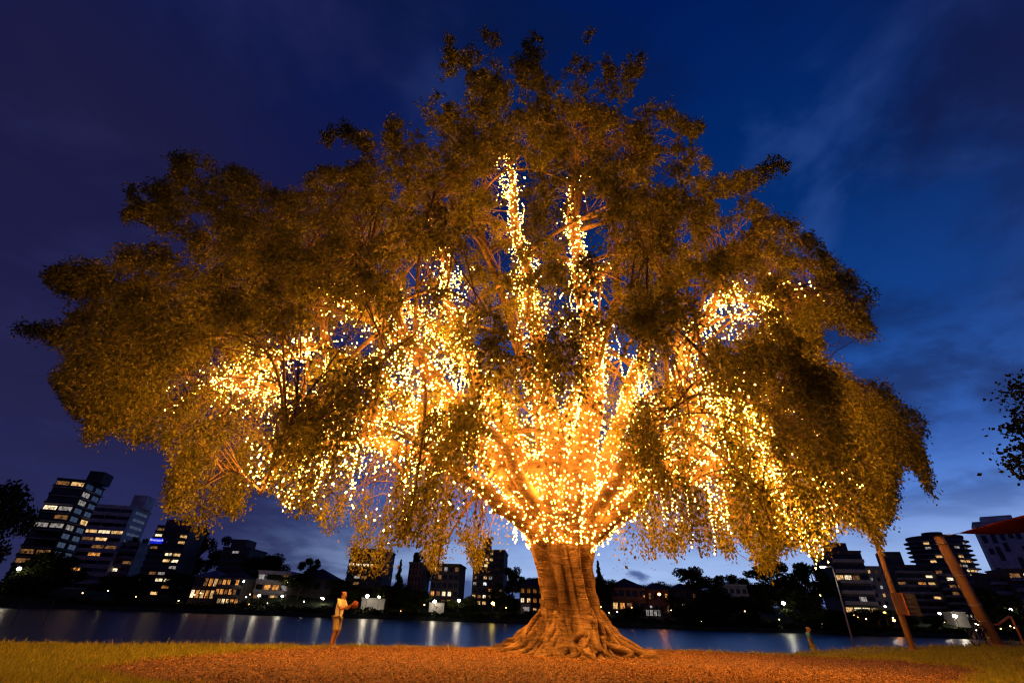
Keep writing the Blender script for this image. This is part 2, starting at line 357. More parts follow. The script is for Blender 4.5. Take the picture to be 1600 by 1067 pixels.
# (angle, width, strength, twist): root ridges that fan out towards the ground
cols = [(-1.57 + x_, w_, s_) for x_, w_, s_ in ((-1.05, .30, .30), (-.48, .15, .20), (.02, .13, .16), (.36, .17, .34), (.86, .22, .26), (1.45, .26, .24), (2.1, .3, .26), (2.8, .3, .26), (-2.6, .35, .26), (-1.75, .3, .26))]
def adiff(a, b): return (a - b + np.pi) % (2 * np.pi) - np.pi
V = []
for z in zs:
    r = np.full(nT, prof(z)); low = float(np.clip(1 - z / 1.35, 0, 1)) ** 1.3
    for a0, w, s_, tw in lobes:
        da = adiff(ang, a0 + tw * max(0, z) * .8); r = r + low * s_ * .70 * np.exp(-(da / (w * (1 + .6 * max(z, 0)))) ** 2)
    up = float(np.clip((z - .3) / 1.2, 0, 1))
    for a0, w, s_ in cols:
        r = r + 1.5 * up * s_ * (np.exp(-(adiff(ang, a0 + .05 * math.sin(z * 1.3)) / w) ** 2) - .115)
    r = r * (1 - .10 * up * np.exp(-(adiff(ang, -1.57 + -.08) / .09) ** 2)) - low * .50
    r = r * (1 - .13 * low * np.clip(np.cos(ang), 0, 1))
    r = r + .018 * np.sin(z * 9 + 2 * np.sin(ang * 3)) * up + .012 * np.sin(ang * 37 + z * 3) + .02 * np.sin(ang * 13 - z * 2.1)
    ax_ = -.12 * max(0, z - .8) if z < 4.5 else -.12 * 3.7
    V.append(np.stack([r * np.cos(ang) * (1.0 + .12 * min(1, max(0, z - 3))) + ax_, r * np.sin(ang), np.full(nT, z)], 1))
V = np.array(V); TV = V; kz = len(zs)
ii, jj = np.meshgrid(np.arange(kz - 1), np.arange(nT), indexing='ij'); a = (ii * nT + jj).ravel(); b = (ii * nT + (jj + 1) % nT).ravel()
link_mesh('trunk', np_mesh('trunk', V.reshape(-1, 3), np.stack([a, b, b + nT, a + nT], 1), 4, True), bark, fig)
def trunk_r(an, z):
    i = int(np.argmin(np.abs(zs - z))); j = int(round(an / (2 * np.pi) * nT)) % nT
    return TV[i, j]
rr_ = random.Random(5)
for k in range(46):      # roots that run down the flare and out over the ground
    a0 = -1.57 + rr_.uniform(-1.75, 1.75) if k < 34 else rr_.uniform(0, 6.28); z0 = rr_.uniform(.35, 1.35); pts = []; rad = []; wob = rr_.uniform(-.35, .35); ph = rr_.uniform(0, 6); n = 16
    R0 = rr_.uniform(.06, .15); ext = rr_.uniform(.25, 1.2) * (.9 if abs(math.cos(a0)) > .85 else .6)
    for q in range(n):
        f_ = q / (n - 1); an = a0 + wob * f_ + .07 * math.sin(f_ * 9 + ph)
        if f_ < .7:
            zq = z0 * (1 - f_ / .7) ** 1.1 + .02; p = trunk_r(an, zq); pts.append((p[0] * 1.005, p[1] * 1.005, zq + .02))
        else:
            p = trunk_r(an, .02); g = (f_ - .7) / .3; e = math.hypot(p[0], p[1]); s_ = (e + ext * g) / e
            pts.append((p[0] * s_, p[1] * s_, .05 - .10 * g + .03 * math.sin(g * 5 + ph)))
        rad.append(R0 * (1 - .25 * abs(f_ - .45)) * (1 if f_ < .7 else 1 - .6 * (f_ - .7) / .3))
    MB().tube(pts, rad, 8).build('root', bark, fig, True)
MB().lathe([(.02, -.15), (.22, -.1), (.27, .03), (.2, .18), (.05, .25)], 12, (2.45, -.9, .02)).build('root_knuckle', bark, fig, True)

def spline(pts, n):
    P = np.array(pts, float); m_ = len(P); P = np.vstack([2 * P[0] - P[1], P, 2 * P[-1] - P[-2]]); out = []
    for s_ in np.linspace(0, m_ - 1 - 1e-6, n):
        i = int(s_); t = s_ - i; a, b, c, d = P[i:i + 4]
        out.append(.5 * ((2 * b) + (c - a) * t + (2 * a - 5 * b + 4 * c - d) * t * t + (3 * b - a - 3 * c + d) * t ** 3))
    return np.array(out)
# limbs: waypoints seen in the photo, with their distance; r0 base radius; lit = share of the length that carries lights
LIMBS = [
 ([(908, 835, 18.9), (915, 700, 18.3), (926, 560, 17.4), (908, 440, 16.4), (895, 320, 15.4), (912, 200, 14.8)], .62, .80),
 ([(872, 835, 18.8), (864, 690, 18.4), (846, 560, 17.6), (824, 440, 16.6), (800, 300, 15.6), (786, 190, 15)], .50, .86),
 ([(852, 835, 19.3), (806, 700, 19.6), (745, 590, 19.2), (702, 480, 18.6), (692, 380, 18), (676, 290, 17.6)], .40, .80),
 ([(848, 835, 18.7), (775, 705, 17.6), (690, 600, 15.8), (600, 515, 14.8), (500, 442, 14.2), (400, 380, 13.8)], .36, .75),
 ([(844, 838, 19.2), (760, 720, 19.4), (650, 640, 20), (550, 565, 20), (470, 545, 19.6), (380, 585, 19), (290, 625, 18.6), (190, 640, 18)], .38, .80),
 ([(838, 840, 18.7), (745, 758, 17), (630, 700, 15.2), (530, 690, 14.4), (450, 715, 13.8), (400, 770, 13.4)], .30, .85),
 ([(844, 836, 19.8), (730, 690, 21), (570, 640, 22), (430, 608, 22), (310, 520, 21.6), (170, 520, 21)], .36, .62),
 ([(932, 832, 18.8), (985, 715, 18), (1045, 615, 17.2), (1088, 520, 16.4), (1130, 465, 15.8), (1215, 470, 15.2), (1300, 440, 15)], .38, .82),
 ([(936, 832, 19.3), (1010, 765, 19.2), (1100, 690, 19.6), (1200, 640, 19.8), (1300, 600, 19.4), (1400, 640, 19)], .38, .66),
 ([(936, 838, 18.9), (990, 780, 17.6), (1080, 742, 16.2), (1180, 715, 15.2), (1270, 740, 14.6), (1330, 800, 14.2)], .30, .82),
 ([(918, 832, 19.4), (975, 640, 20.2), (1000, 560, 20.8), (1030, 450, 21), (1060, 340, 21), (1080, 260, 21)], .36, .42),
 ([(895, 832, 19.6), (892, 650, 20.8), (955, 500, 22.4), (965, 390, 23), (940, 280, 23)], .38, .42),
 ([(870, 832, 19.8), (780, 640, 22.0), (640, 480, 23.6), (480, 425, 24), (330, 330, 24)], .36, .70),
 ([(920, 832, 19.7), (1050, 680, 22.4), (1180, 590, 23.8), (1270, 660, 24), (1330, 740, 24)], .34, .75),
 ([(880, 835, 19.6), (830, 600, 21), (770, 420, 22), (720, 260, 22), (700, 160, 22)], .36, .25),
 ([(860, 835, 18.8), (800, 720, 17), (720, 640, 14.8), (660, 560, 13.2), (610, 470, 12.4), (560, 380, 12)], .28, .70),
 ([(930, 835, 18.6), (990, 700, 16.6), (1060, 610, 14.6), (1120, 600, 13.4), (1190, 640, 12.6), (1240, 700, 12.2)], .27, .80),
]
limb_pts = []; limb_rad = []
off = np.array([TX, TY, 0])
for w, r0, lit in LIMBS:
    w = [(885 + (w[0][0] - 885) * .42, 856, 19.1 + (w[0][2] - 19.1) * .4)] + w[1:]; P = spline([at(*p) for p in w], 46); s_ = np.linspace(0, 1, 46); P[6:] += .10 * np.stack([np.sin(s_[6:] * 31 + r0 * 90), np.cos(s_[6:] * 27), np.sin(s_[6:] * 23 + 2)], 1)
    R = r0 * (1 - s_) ** .85 + .035; limb_pts.append(P); limb_rad.append(R)
    MB().tube([tuple(p - off) for p in P], list(R), 10).build('limb', bark, fig, True)

# ---------------------------------------------------------------- crown
OUT = [(12,517),(35,503),(65,500),(95,505),(110,487),(140,475),(75,447),(66,428),(100,410),(165,395),(195,378),(235,372),(270,385),(290,400),(297,375),(250,365),(235,345),(195,350),(192,335),(205,322),(195,300),(220,284),(255,285),(275,268),(260,255),(280,240),(310,240),(345,250),(380,265),(410,280),(440,300),(470,290),(480,270),(500,262),(530,265),(570,250),(560,225),(505,235),(500,215),(520,195),(545,190),(560,205),(600,215),(605,185),(620,170),(650,170),(680,150),(676,125),(690,95),(688,65),(700,55),(725,70),(750,75),(752,50),(765,38),(788,45),(785,75),(815,90),(820,60),(835,48),(855,65),(850,85),(840,110),(880,120),(890,95),(910,80),(912,50),(925,40),(932,60),(930,90),(950,80),(960,90),(955,110),(985,85),(1008,80),(1012,130),(1000,140),(985,145),(1000,165),(1030,160),(1050,150),(1060,180),(1100,190),(1100,215),(1080,225),(1110,250),(1115,270),(1100,285),(1135,275),(1170,270),(1200,245),(1225,245),(1240,265),(1230,280),(1215,268),(1190,285),(1175,305),(1200,330),(1240,345),(1280,370),(1290,395),(1330,410),(1335,440),(1370,445),(1365,470),(1350,485),(1370,520),(1345,535),(1320,520),(1285,505),(1285,545),(1260,555),(1300,565),(1330,560),(1350,590),(1395,600),(1400,625),(1440,640),(1450,665),(1440,690),(1455,740),(1455,780),(1435,740),(1410,720),(1400,750),(1395,800),(1380,815),(1370,862),(1355,830),(1320,815),(1290,850),(1270,868),(1250,850),(1220,855),(1200,890),(1180,890),(1165,850),(1150,840),(1140,870),(1115,850),(1100,870),(1090,848),(1075,845),(1050,870),(1030,850),(1010,878),(990,860),(965,900),(955,850),(945,805),(990,770),(930,830),(820,830),(792,775),(800,840),(785,862),(765,840),(755,880),(740,890),(728,850),(710,845),(700,862),(690,888),(672,890),(650,845),(630,850),(612,840),(600,895),(570,892),(555,900),(545,860),(560,830),(540,800),(510,840),(495,800),(450,800),(430,770),(400,760),(370,810),(350,790),(310,835),(280,805),(255,800),(265,720),(250,690),(225,690),(195,690),(175,670),(130,692),(140,650),(115,650),(75,590),(110,560),(90,540),(60,525)]
poly = np.array(OUT, float)
def in_poly(px, py):
    ins = np.zeros(len(px), bool)
    for (x0, y0), (x1, y1) in zip(poly, np.roll(poly, -1, 0)):
        if y0 == y1: continue
        c_ = (y0 > py) != (y1 > py); ins ^= c_ & (px < (x1 - x0) * (py - y0) / (y1 - y0) + x0)
    return ins
gx, gy = np.meshgrid(np.arange(0, 1600, 2.0), np.arange(0, 1067, 2.0)); MASK = in_poly(gx.ravel(), gy.ravel()).reshape(gx.shape)
bp_ = np.concatenate([np.linspace(p, q, max(2, int(np.hypot(*(q - p)) / 6)))[:-1] for p, q in zip(poly, np.roll(poly, -1, 0))])
hx, hy = np.meshgrid(np.arange(0, 1600, 10.0), np.arange(0, 1067, 10.0))
DIST = np.sqrt(((hx.ravel()[:, None] - bp_[:, 0]) ** 2 + (hy.ravel()[:, None] - bp_[:, 1]) ** 2).min(1)).reshape(hx.shape)
def mask_at(px, py):
    i = np.clip((py / 2).round().astype(int), 0, MASK.shape[0] - 1); j = np.clip((px / 2).round().astype(int), 0, MASK.shape[1] - 1)
    return MASK[i, j] & (px > 0) & (px < 1600) & (py > 0)
def dist_at(px, py): return DIST[np.clip((py / 10).round().astype(int), 0, DIST.shape[0] - 1), np.clip((px / 10).round().astype(int), 0, DIST.shape[1] - 1)]
def at_np(px, py, Y):
    u = (px - 800) / F; v = -(py - 533.5) / F
    D = np.array(FW)[None] + u[:, None] * np.array(rgt)[None] + v[:, None] * np.array(upv)[None]
    return np.array([0, 0, CAMZ])[None] + D / D[:, 1:2] * Y[:, None]
def ymid(px, py): return np.interp(py, [40, 200, 400, 600, 870], [13.0, 14.5, 16.2, 17.8, 18.6]) - 1.5 * np.abs((px - 860) / 800) ** 2
DARK = [(585,440,45,30),(580,560,28,40),(690,700,26,60),(650,790,26,40),(852,412,34,36),(875,560,36,24),(768,540,26,45),(755,440,26,30),(725,660,18,45),(1005,440,50,70),(1030,340,70,50),(1150,650,36,66),(1130,560,30,30),(1190,540,50,40),(1250,650,60,70),(1005,700,20,40),(600,615,24,24),(520,620,24,24),(480,660,28,28),(1170,830,30,50),(960,330,26,46),(1060,780,24,30)]
nCl = 15000
px = RNG.uniform(5, 1460, nCl * 3); py = RNG.uniform(36, 895, nCl * 3); k = mask_at(px, py); px, py = px[k][:nCl], py[k][:nCl]
dd = dist_at(px, py); half = np.minimum(9.5, 1.2 + .045 * dd)
s_ = np.where(RNG.uniform(0, 1, len(px)) < .62, RNG.uniform(-.15, 1, len(px)), RNG.uniform(-1, -.15, len(px)))
bright = ((px - 830) / 440) ** 2 + ((py - 640) / 265) ** 2 < 1
bright |= ((px - 420) / 150) ** 2 + ((py - 610) / 90) ** 2 < 1
bright |= ((px - 898) / 50) ** 2 + ((py - 420) / 180) ** 2 < 1
bright |= ((px - 800) / 42) ** 2 + ((py - 345) / 105) ** 2 < 1
dark = np.zeros(len(px), bool)
for a0, b0, c0, d0 in DARK: dark |= ((px - a0) / c0) ** 2 + ((py - b0) / d0) ** 2 < 1
front = s_ < .05
u_ = RNG.uniform(0, 1, len(px))
keep = ~(front & bright & ~dark & (u_ > .075)) & ~((~front) & bright & (s_ < .5) & (u_ > .25))
keep &= ~((np.abs(px - 885) < 75) & (py > 600) & (s_ < .6) & ~dark)
px, py, s_, half, dd, dark = px[keep], py[keep], s_[keep], half[keep], dd[keep], dark[keep]
qx_ = RNG.uniform(5, 1460, 60000); qy_ = RNG.uniform(36, 895, 60000); k = mask_at(qx_, qy_) & (dist_at(qx_, qy_) < 24) & ~((qx_ > 770) & (qx_ < 1010) & (qy_ > 720)); qx_, qy_ = qx_[k][:3000], qy_[k][:3000]; nE = len(qx_)
px, py, dark = np.concatenate([px, qx_]), np.concatenate([py, qy_]), np.concatenate([dark, np.zeros(nE, bool)])
s_, half, dd = np.concatenate([s_, RNG.uniform(-1, 1, nE)]), np.concatenate([half, np.full(nE, 1.3)]), np.concatenate([dd, dist_at(qx_, qy_)])
Yc = ymid(px, py) + half * s_; Yc = np.where(dark & (s_ < .05), np.minimum(Yc, 13.5), Yc); Yc = np.maximum(Yc, 6.5)
CL = at_np(px, py, Yc); k = CL[:, 2] > 2.6; CL, px, py, dd = CL[k], px[k], py[k], dd[k]
sel = RNG.permutation(len(CL)); sel = np.concatenate([sel[dd[sel] >= 24][:1720], sel[dd[sel] < 24][:640]]); CL, px, py, dd = CL[sel], px[sel], py[sel], dd[sel]
nz3 = np.sin(CL[:, 0] * 1.5 + 1.3 * np.sin(CL[:, 2] * 1.1)) + np.sin(CL[:, 2] * 1.9 + CL[:, 1] * .8) + np.sin(CL[:, 1] * 1.3 - CL[:, 0] * .7 + 2)
k = ~((dist_at(px, py) < 62) & (nz3 < -.35)); CL, px, py = CL[k], px[k], py[k]      # open gaps between the outer sprays
pl_ = np.array([(1135, 283), (1150, 280), (1165, 278), (1180, 276), (1190, 268), (1203, 258), (1214, 253), (1226, 254), (1234, 266), (512, 212), (522, 203), (536, 198), (548, 206), (560, 215), (575, 225), (40, 510), (60, 512), (85, 515), (25, 514), (1365, 452), (1350, 460), (1358, 520), (1448, 745), (1452, 768), (766, 60), (836, 70), (922, 62), (1000, 100), (702, 72), (80, 432), (105, 425), (130, 418), (205, 335), (215, 295), (285, 252), (310, 250)], float)
CL = np.concatenate([CL, at_np(pl_[:, 0], pl_[:, 1], ymid(pl_[:, 0], pl_[:, 1]))]); px = np.concatenate([px, pl_[:, 0]]); py = np.concatenate([py, pl_[:, 1]])
rep_ = 4; CL = np.repeat(CL, rep_, 0); lowk = smooth(430, 760, np.repeat(py, rep_))
CL = CL + RNG.normal(0, 1, CL.shape) * np.stack([.24 - .06 * lowk, .24 - .06 * lowk, .20 + .30 * lowk], 1)      # tufts gathered round branch ends
px, py, _ = project(CL); k = mask_at(px, py); CL, px, py = CL[k], px[k], py[k]
# secondary branches off the limbs, then twigs out to the leaf clusters
nodes = [np.concatenate([p[8:] for p in limb_pts])]; nrad = [np.concatenate([r[8:] for r in limb_rad])]
br = random.Random(3)
for P, R in zip(limb_pts, limb_rad):
    for q in range(15):
        i = int(br.uniform(.22, .99) * 45); p0 = P[i]; d2 = ((CL - p0) ** 2).sum(1); cand = np.where((d2 > 4) & (d2 < 30))[0]
        if len(cand) == 0: continue
        tgt = CL[cand[br.randrange(len(cand))]]; d = tgt - p0; mid = p0 + d * .5 + np.array([br.uniform(-.3, .3), br.uniform(-.3, .3), .10 * np.linalg.norm(d) + .15])
        Q = spline([p0, mid, tgt], 12); rb = np.linspace(min(R[i] * .55, .12), .022, 12)
        MB().tube([tuple(x_ - off) for x_ in Q], list(rb), 6).build('branch', bark, fig, True)
        nodes.append(Q[2:]); nrad.append(rb[2:])
nodes = np.concatenate(nodes)
tw = MB()
use = np.zeros(len(nodes), int)
for s0 in range(0, len(CL), 500):
    dn = ((CL[s0:s0 + 500, None] - nodes[None]) ** 2).sum(2); order = np.argpartition(dn, 40, axis=1)[:, :40]
    for c_, row, dr_ in zip(CL[s0:s0 + 500], order, dn):
        row = row[np.argsort(dr_[row])]; free = row[use[row] < 2]; i = free[0] if len(free) else row[-1]; use[i] += 1
        p0 = nodes[i]; d = c_ - p0; Ld = np.linalg.norm(d)
        if Ld < .25 or Ld > 3.6 or use[i] > 4: continue
        q = [p0, p0 + d * .5 + np.array([br.gauss(0, .1) * Ld, br.gauss(0, .1) * Ld, br.uniform(.05, .22) * Ld]), c_]
        tw.tube([tuple(x_ - off) for x_ in spline(q, 6)], [.024, .021, .018, .015, .012, .008], 3, False)
tag(tw.build('twigs', bark, fig, True), kind='stuff')
# pendulous leafy strands
nS = 8; nLf = 17
C = np.repeat(CL, nS, 0); cpy = np.repeat(py, nS); cpx = np.repeat(px, nS); n = len(C)
az = RNG.uniform(0, 2 * np.pi, n); upn = RNG.normal(.15, .45, n); outw = C - np.array([TX, TY, 8.0]); outw[:, 2] *= .4; outw /= np.linalg.norm(outw, axis=1)[:, None] + 1e-6
d = np.stack([np.cos(az), np.sin(az), upn], 1) + .8 * outw; top_ = np.clip((420 - cpy) / 350, 0, 1); d[:, 2] += .9 * top_; d /= np.linalg.norm(d, axis=1)[:, None]
hang = smooth(430, 760, cpy); d[:, :2] *= (1 - .5 * hang)[:, None]
Ls = RNG.uniform(.40, .90, n) * (1 + 1.5 * hang); droop = (.35 + .95 * smooth(250, 700, cpy)) * RNG.uniform(.6, 1.4, n)
st = C + RNG.normal(0, .10, (n, 3)); shrinkage = RNG.normal(0, 7, n)
sv = (np.arange(nLf) + .5) / nLf
Pn = st[:, None] + d[:, None] * (Ls[:, None] * sv)[:, :, None] * (1 - .35 * sv)[None, :, None]; Pn[:, :, 2] -= (droop * Ls)[:, None] * sv[None] ** 2 * 1.25
Pn = Pn.reshape(-1, 3); Pn += RNG.normal(0, .045, Pn.shape)
qx, qy, qw = project(Pn); jx = np.repeat(shrinkage, nLf)
ok = mask_at(qx + RNG.normal(0, 3, len(qx)) + jx * .6, qy + RNG.normal(0, 3, len(qx)) + jx) & (Pn[:, 2] > 1.9) & (qw > 3)
Dd = np.repeat(d, nLf, 0)[ok]; Pn = Pn[ok]; n = len(Pn)
ax_ = Dd * .5 + RNG.normal(0, .55, (n, 3)); ax_[:, 2] -= .75; ax_ /= np.linalg.norm(ax_, axis=1)[:, None]
sd = np.cross(ax_, RNG.normal(0, 1, (n, 3))); sd /= np.linalg.norm(sd, axis=1)[:, None] + 1e-6; nm = np.cross(ax_, sd)
ll = RNG.uniform(.06, .145, n)[:, None]; lw = ll * RNG.uniform(.22, .32, n)[:, None]
V = np.stack([Pn, Pn + ax_ * ll * .45 + sd * lw + nm * lw * .35, Pn + ax_ * ll, Pn + ax_ * ll * .45 - sd * lw + nm * lw * .35], 1).reshape(-1, 3) - off
leaf_m = island_mat('fig_leaf', (.07, .080, .008), (.27, .215, .018), trans=.27, gloss=.02)
crown = link_mesh('crown', np_mesh('crown', V, np.arange(4 * n), 4), leaf_m, fig); tag(crown, kind='stuff')
print('LEAVES', n, 'CLUMPS', len(CL))

# ---------------------------------------------------------------- fairy lights
BULB_R = .022
bulb_m = emit('warm_fairy_bulb', (1.0, .40, .05), 85.0)
wire_m = mat('fairy_light_wire', (.02, .025, .015), .6)
oct_v = np.array([(1, 0, 0), (-1, 0, 0), (0, 1, 0), (0, -1, 0), (0, 0, 1.25), (0, 0, -1.25)], float); oct_f = np.array([(0, 2, 4), (2, 1, 4), (1, 3, 4), (3, 0, 4), (2, 0, 5), (1, 2, 5), (3, 1, 5), (0, 3, 5)])
NB = [0]; LAMPS = {}; LAMP_STEP = 75; LAMP_W = 1.9
def light_string(pts, label, group=None, wires=True, breaks=()):
    pts = np.asarray(pts); base = pts[0]
    root = empty('fairy_light_string', tuple(base)); tag(root, label, 'fairy lights', group)
    q = pts - base; rs = RNG.uniform(.5, 1.4, len(q))[:, None, None] * BULB_R
    V = (q[:, None] + oct_v[None] * rs).reshape(-1, 3); Fc = (np.arange(len(q))[:, None, None] * 6 + oct_f[None]).reshape(-1)
    b = link_mesh('bulbs', np_mesh('bulbs', V, Fc, 3, True), bulb_m, root); tag(b, kind='stuff')
    if wires:
        w = MB(); cuts = [0, *breaks, len(q)]
        for i0, i1 in zip(cuts[:-1], cuts[1:]):
            if i1 - i0 > 1: w.tube([tuple(x_ + np.array([0, 0, .03])) for x_ in q[i0:i1]], .006, 3, False)
        w.build('wire', wire_m, root)
    NB[0] += len(q)
    for i0 in range(0, len(q), LAMP_STEP):          # the light these bulbs give off
        seg = q[i0:i0 + LAMP_STEP]
        if len(seg) < LAMP_STEP // 3: continue
        c_ = seg[len(seg) // 2]; o_ = c_ - seg.mean(0); o_ = o_ / (np.linalg.norm(o_) + 1e-6) * .55; zl = (base + c_)[2]; fac = .28 if zl > 12.5 else ((.75 if math.hypot((base + c_)[0] - TX, (base + c_)[1] - TY) < 3.6 else 1.15) if zl < 10 else 1.0)
        lp = LAMPS.get((len(seg), fac)) or bpy.data.lights.new('bulb_light', 'POINT'); LAMPS[(len(seg), fac)] = lp
        lp.color = (1.0, .40, .055); lp.energy = LAMP_W * len(seg) * fac; lp.shadow_soft_size = .35
        lo_ = bpy.data.objects.new('bulb_light', lp); COL.objects.link(lo_); lo_.parent = root; lo_.location = tuple(c_ + o_)
def frame(P):
    T = np.gradient(P, axis=0); T /= np.linalg.norm(T, axis=1)[:, None]; ref = np.array([.2, -.9, .3]); a = ref - (T @ ref)[:, None] * T; a /= np.linalg.norm(a, axis=1)[:, None] + 1e-9
    return a, np.cross(T, a)
def spiral(P, R, s0, s1, pitch, gap, jit, swell=0.0):
    L_ = np.concatenate([[0], np.cumsum(np.linalg.norm(np.diff(P, axis=0), axis=1))]); l0, l1 = s0 * L_[-1], s1 * L_[-1]; A, Bq = frame(P)
    out = []; l = l0; ph = random.uniform(0, 6)
    while l < l1:
        f_ = lambda X_: np.array([np.interp(l, L_, X_[:, k]) for k in range(3)])
        r = np.interp(l, L_, R) + .03 + swell * abs(random.gauss(0, 1)); c_ = f_(P); a, b = f_(A), f_(Bq)
        p = c_ + r * (math.cos(ph) * a + math.sin(ph) * b) + np.array([random.gauss(0, jit) for _ in range(3)])
        out.append(p); circ = 2 * math.pi * r; ph += 2 * math.pi * gap / circ; l += gap / circ * pitch + .004
    return np.array(out)
where = ['tallest upright limb', 'twin upright limb beside the tallest', 'steep limb beside the twin uprights', 'limb reaching high toward the river towers', 'long arching limb with a drooping end',
  'lowest limb above the walkers', 'level limb behind the arching one', 'limb rising then levelling toward the posts', 'long limb stretching toward the street lamp', 'lowest limb near the street lamp',
  'upright limb behind the trunk toward the posts', 'upright limb straight behind the trunk', 'far rear limb toward the river towers', 'far rear limb toward the street lamp', 'steep rear limb with few lights', 'forward limb overhanging the lawn near the walkers', 'forward limb overhanging the lawn near the posts']
for i, (P, R) in enumerate(zip(limb_pts, limb_rad)):
    lit = LIMBS[i][2]
    pts = spiral(P, R, .012, lit, {0: .27, 1: .29, 3: .6, 15: .65, 16: .48}.get(i, .33), .15, .06, .05)
    cc = pts - off; tr = np.array([prof(min(6.6, max(-.2, z))) if z < 5.2 else 0 for z in cc[:, 2]]); pts = pts[(np.hypot(cc[:, 0] + .42, cc[:, 1]) > tr - .05)]
    light_string(pts, 'warm fairy lights wound round the ' + where[i])
    # loose net of lights draped through the leaves along the outer limb
    n = {2: 420, 3: 320, 4: 640, 5: 600, 6: 560, 15: 260, 7: 330, 9: 420, 16: 300, 10: 180, 11: 180, 14: 70}.get(i, 400); n = int(n * 1.35); ns_ = max(2, n // 75); dr = []; brk = []
    for q in range(ns_):
        m_ = n // ns_; o_ = np.zeros(3); sd_ = .62 if i in (2, 3, 4, 5, 6, 15) else .45; f0 = random.uniform(.2, lit - .12); f1 = random.uniform(f0 + .1, lit + .08); sag = random.uniform(.2, 1.3)
        o_ = RNG.normal(0, sd_ * .7, 3)
        for h in range(m_):
            o_ = .93 * o_ + RNG.normal(0, sd_ * .37, 3) * np.array([1, 1, .9]); f_ = f0 + (f1 - f0) * h / m_; p_ = P[min(45, int(f_ * 45))] + (P[min(45, int(f_ * 45) + 1)] - P[min(45, int(f_ * 45))]) * (f_ * 45 % 1)
            dr.append(p_ + o_ * np.array([1, 1, 1.3]) - np.array([0, 0, sag * abs(math.sin(h * .16)) ** 2]))
        brk.append(len(dr))
    dr = np.array(dr); ux, uy, _ = project(dr); k = mask_at(ux, uy); dr = dr[k]
    light_string(dr, 'loose fairy lights in the leaves of the ' + where[i], wires=False)
    for q in range(9 if i not in (10, 11, 14) else 3):
        p0 = P[int(random.uniform(.35, lit) * 45)] + np.array([random.gauss(0, .35), random.gauss(0, .35), 0]); nb = random.randint(6, 22)
        dg = p0[None] + np.stack([np.cumsum(RNG.normal(0, .03, nb)), np.cumsum(RNG.normal(0, .03, nb)), -np.arange(nb) * .13], 1)
        ux, uy, _ = project(dg); dg = dg[mask_at(ux, uy - 14)]
        if len(dg) < 3: continue
        light_string(dg[dg[:, 2] > 2.6], 'short hanging strand of fairy lights on the ' + where[i], 'strands of fairy lights hanging from the ' + where[i])
for px_, py_, w_, Y_, nm_ in ((815, 815, 16, 21.5, 'cluster of pale fairy lights hanging against the sky behind the trunk fork'), (1070, 770, 70, 17.5, 'cluster of pale fairy lights hanging over the sky gap past the fork'), (1270, 800, 34, 15.5, 'cluster of fairy lights hanging low near the street lamp')):
    pts = []
    for q in range(7 if w_ < 20 else 10):
        p0 = np.array(at(px_ + random.uniform(-w_, w_), py_ + random.uniform(-14, 10), Y_ + random.uniform(-.5, .5))); nb = random.randint(6, 14)
        pts += [p0 + np.array([random.gauss(0, .05), random.gauss(0, .05), -h * .12]) for h in range(nb)]
    light_string(pts, nm_, wires=False)
# rings round the top of the trunk
pts = []
for z in np.arange(3.5, 5.9, .15):
    ph = random.uniform(0, 6)
    for an in np.arange(0, 2 * np.pi, .15 / prof(z)):
        p = trunk_r((an + ph) % (2 * np.pi), z); e = math.hypot(p[0], p[1])
        if abs(z - 3.5) > .2 or random.random() < .9: pts.append((p[0] * (1 + .04 / e) + TX, p[1] * (1 + .04 / e) + TY, z + random.gauss(0, .085)))
light_string(pts, 'dense rings of warm fairy lights round the top of the trunk')
print('BULBS', NB[0])

# ---------------------------------------------------------------- far bank: buildings
def ground_at(px, py, y0=6.0, y1=60.0):
    for Y in np.arange(y0, y1, .05):
        p = at(px, py, Y)
        if p.z <= float(gz(p.x, p.y)): return Vector((p.x, p.y, float(gz(p.x, p.y))))
    return at(px, py, y1)
GL = mat('dark_glass', (.01, .012, .018), .08, spec=.6)
FRAME_D = mat('dark_window_frame', (.03, .03, .035), .5); FRAME_L = mat('pale_window_frame', (.35, .34, .36), .5)
LIT = {'w': emit('room_warm', (1.0, .58, .22), .8, True), 'b': emit('room_bright', (1.0, .78, .48), 1.25, True), 'o': emit('room_orange', (1.0, .40, .09), .75, True),
       'd': emit('room_dim', (1.0, .45, .16), .18, True), 'c': emit('room_cool', (.80, .88, 1.0), 1.1, True), 'x': emit('blind_glow', (.95, .85, .8), .28, True)}
WM = {}
def window(parent, x, y, z, w, h, lit=None, rot=0.0, pale=False, mull=1):
    key = (round(w, 1), round(h, 1), mull, pale)
    if key not in WM:
        t_ = .10; f_ = MB(); f_.box(0, w, -.10, -.004, 0, t_); f_.box(0, w, -.10, -.004, h - t_, h); f_.box(0, t_, -.10, -.004, t_, h - t_); f_.box(w - t_, w, -.10, -.004, t_, h - t_)
        for q in range(mull): xm = w * (q + 1) / (mull + 1); f_.box(xm - .04, xm + .04, -.09, -.004, t_, h - t_)
        fm = f_.mesh('window'); fm.materials.append(FRAME_L if pale else FRAME_D)
        pm = [MB().box(t_, w - t_, -.05, -.006, t_, h - t_).mesh('pane') for _ in range(1)][0]
        WM[key] = (fm, {None: pm})
    fm, pms = WM[key]
    if lit not in pms: pms[lit] = pms[None].copy(); pms[lit].materials.clear(); pms[lit].materials.append(GL if lit == 'dark' else LIT[lit])
    o = bpy.data.objects.new('window', fm); COL.objects.link(o); o.parent = parent; o.location = (x, y, z); o.rotation_euler = (0, 0, rot)
    p = bpy.data.objects.new('pane', pms[lit]); COL.objects.link(p); p.parent = o
    return o
RW = random.Random(44)
NOISEC = lambda n, c: mat(n, c, .85, .25, .35)
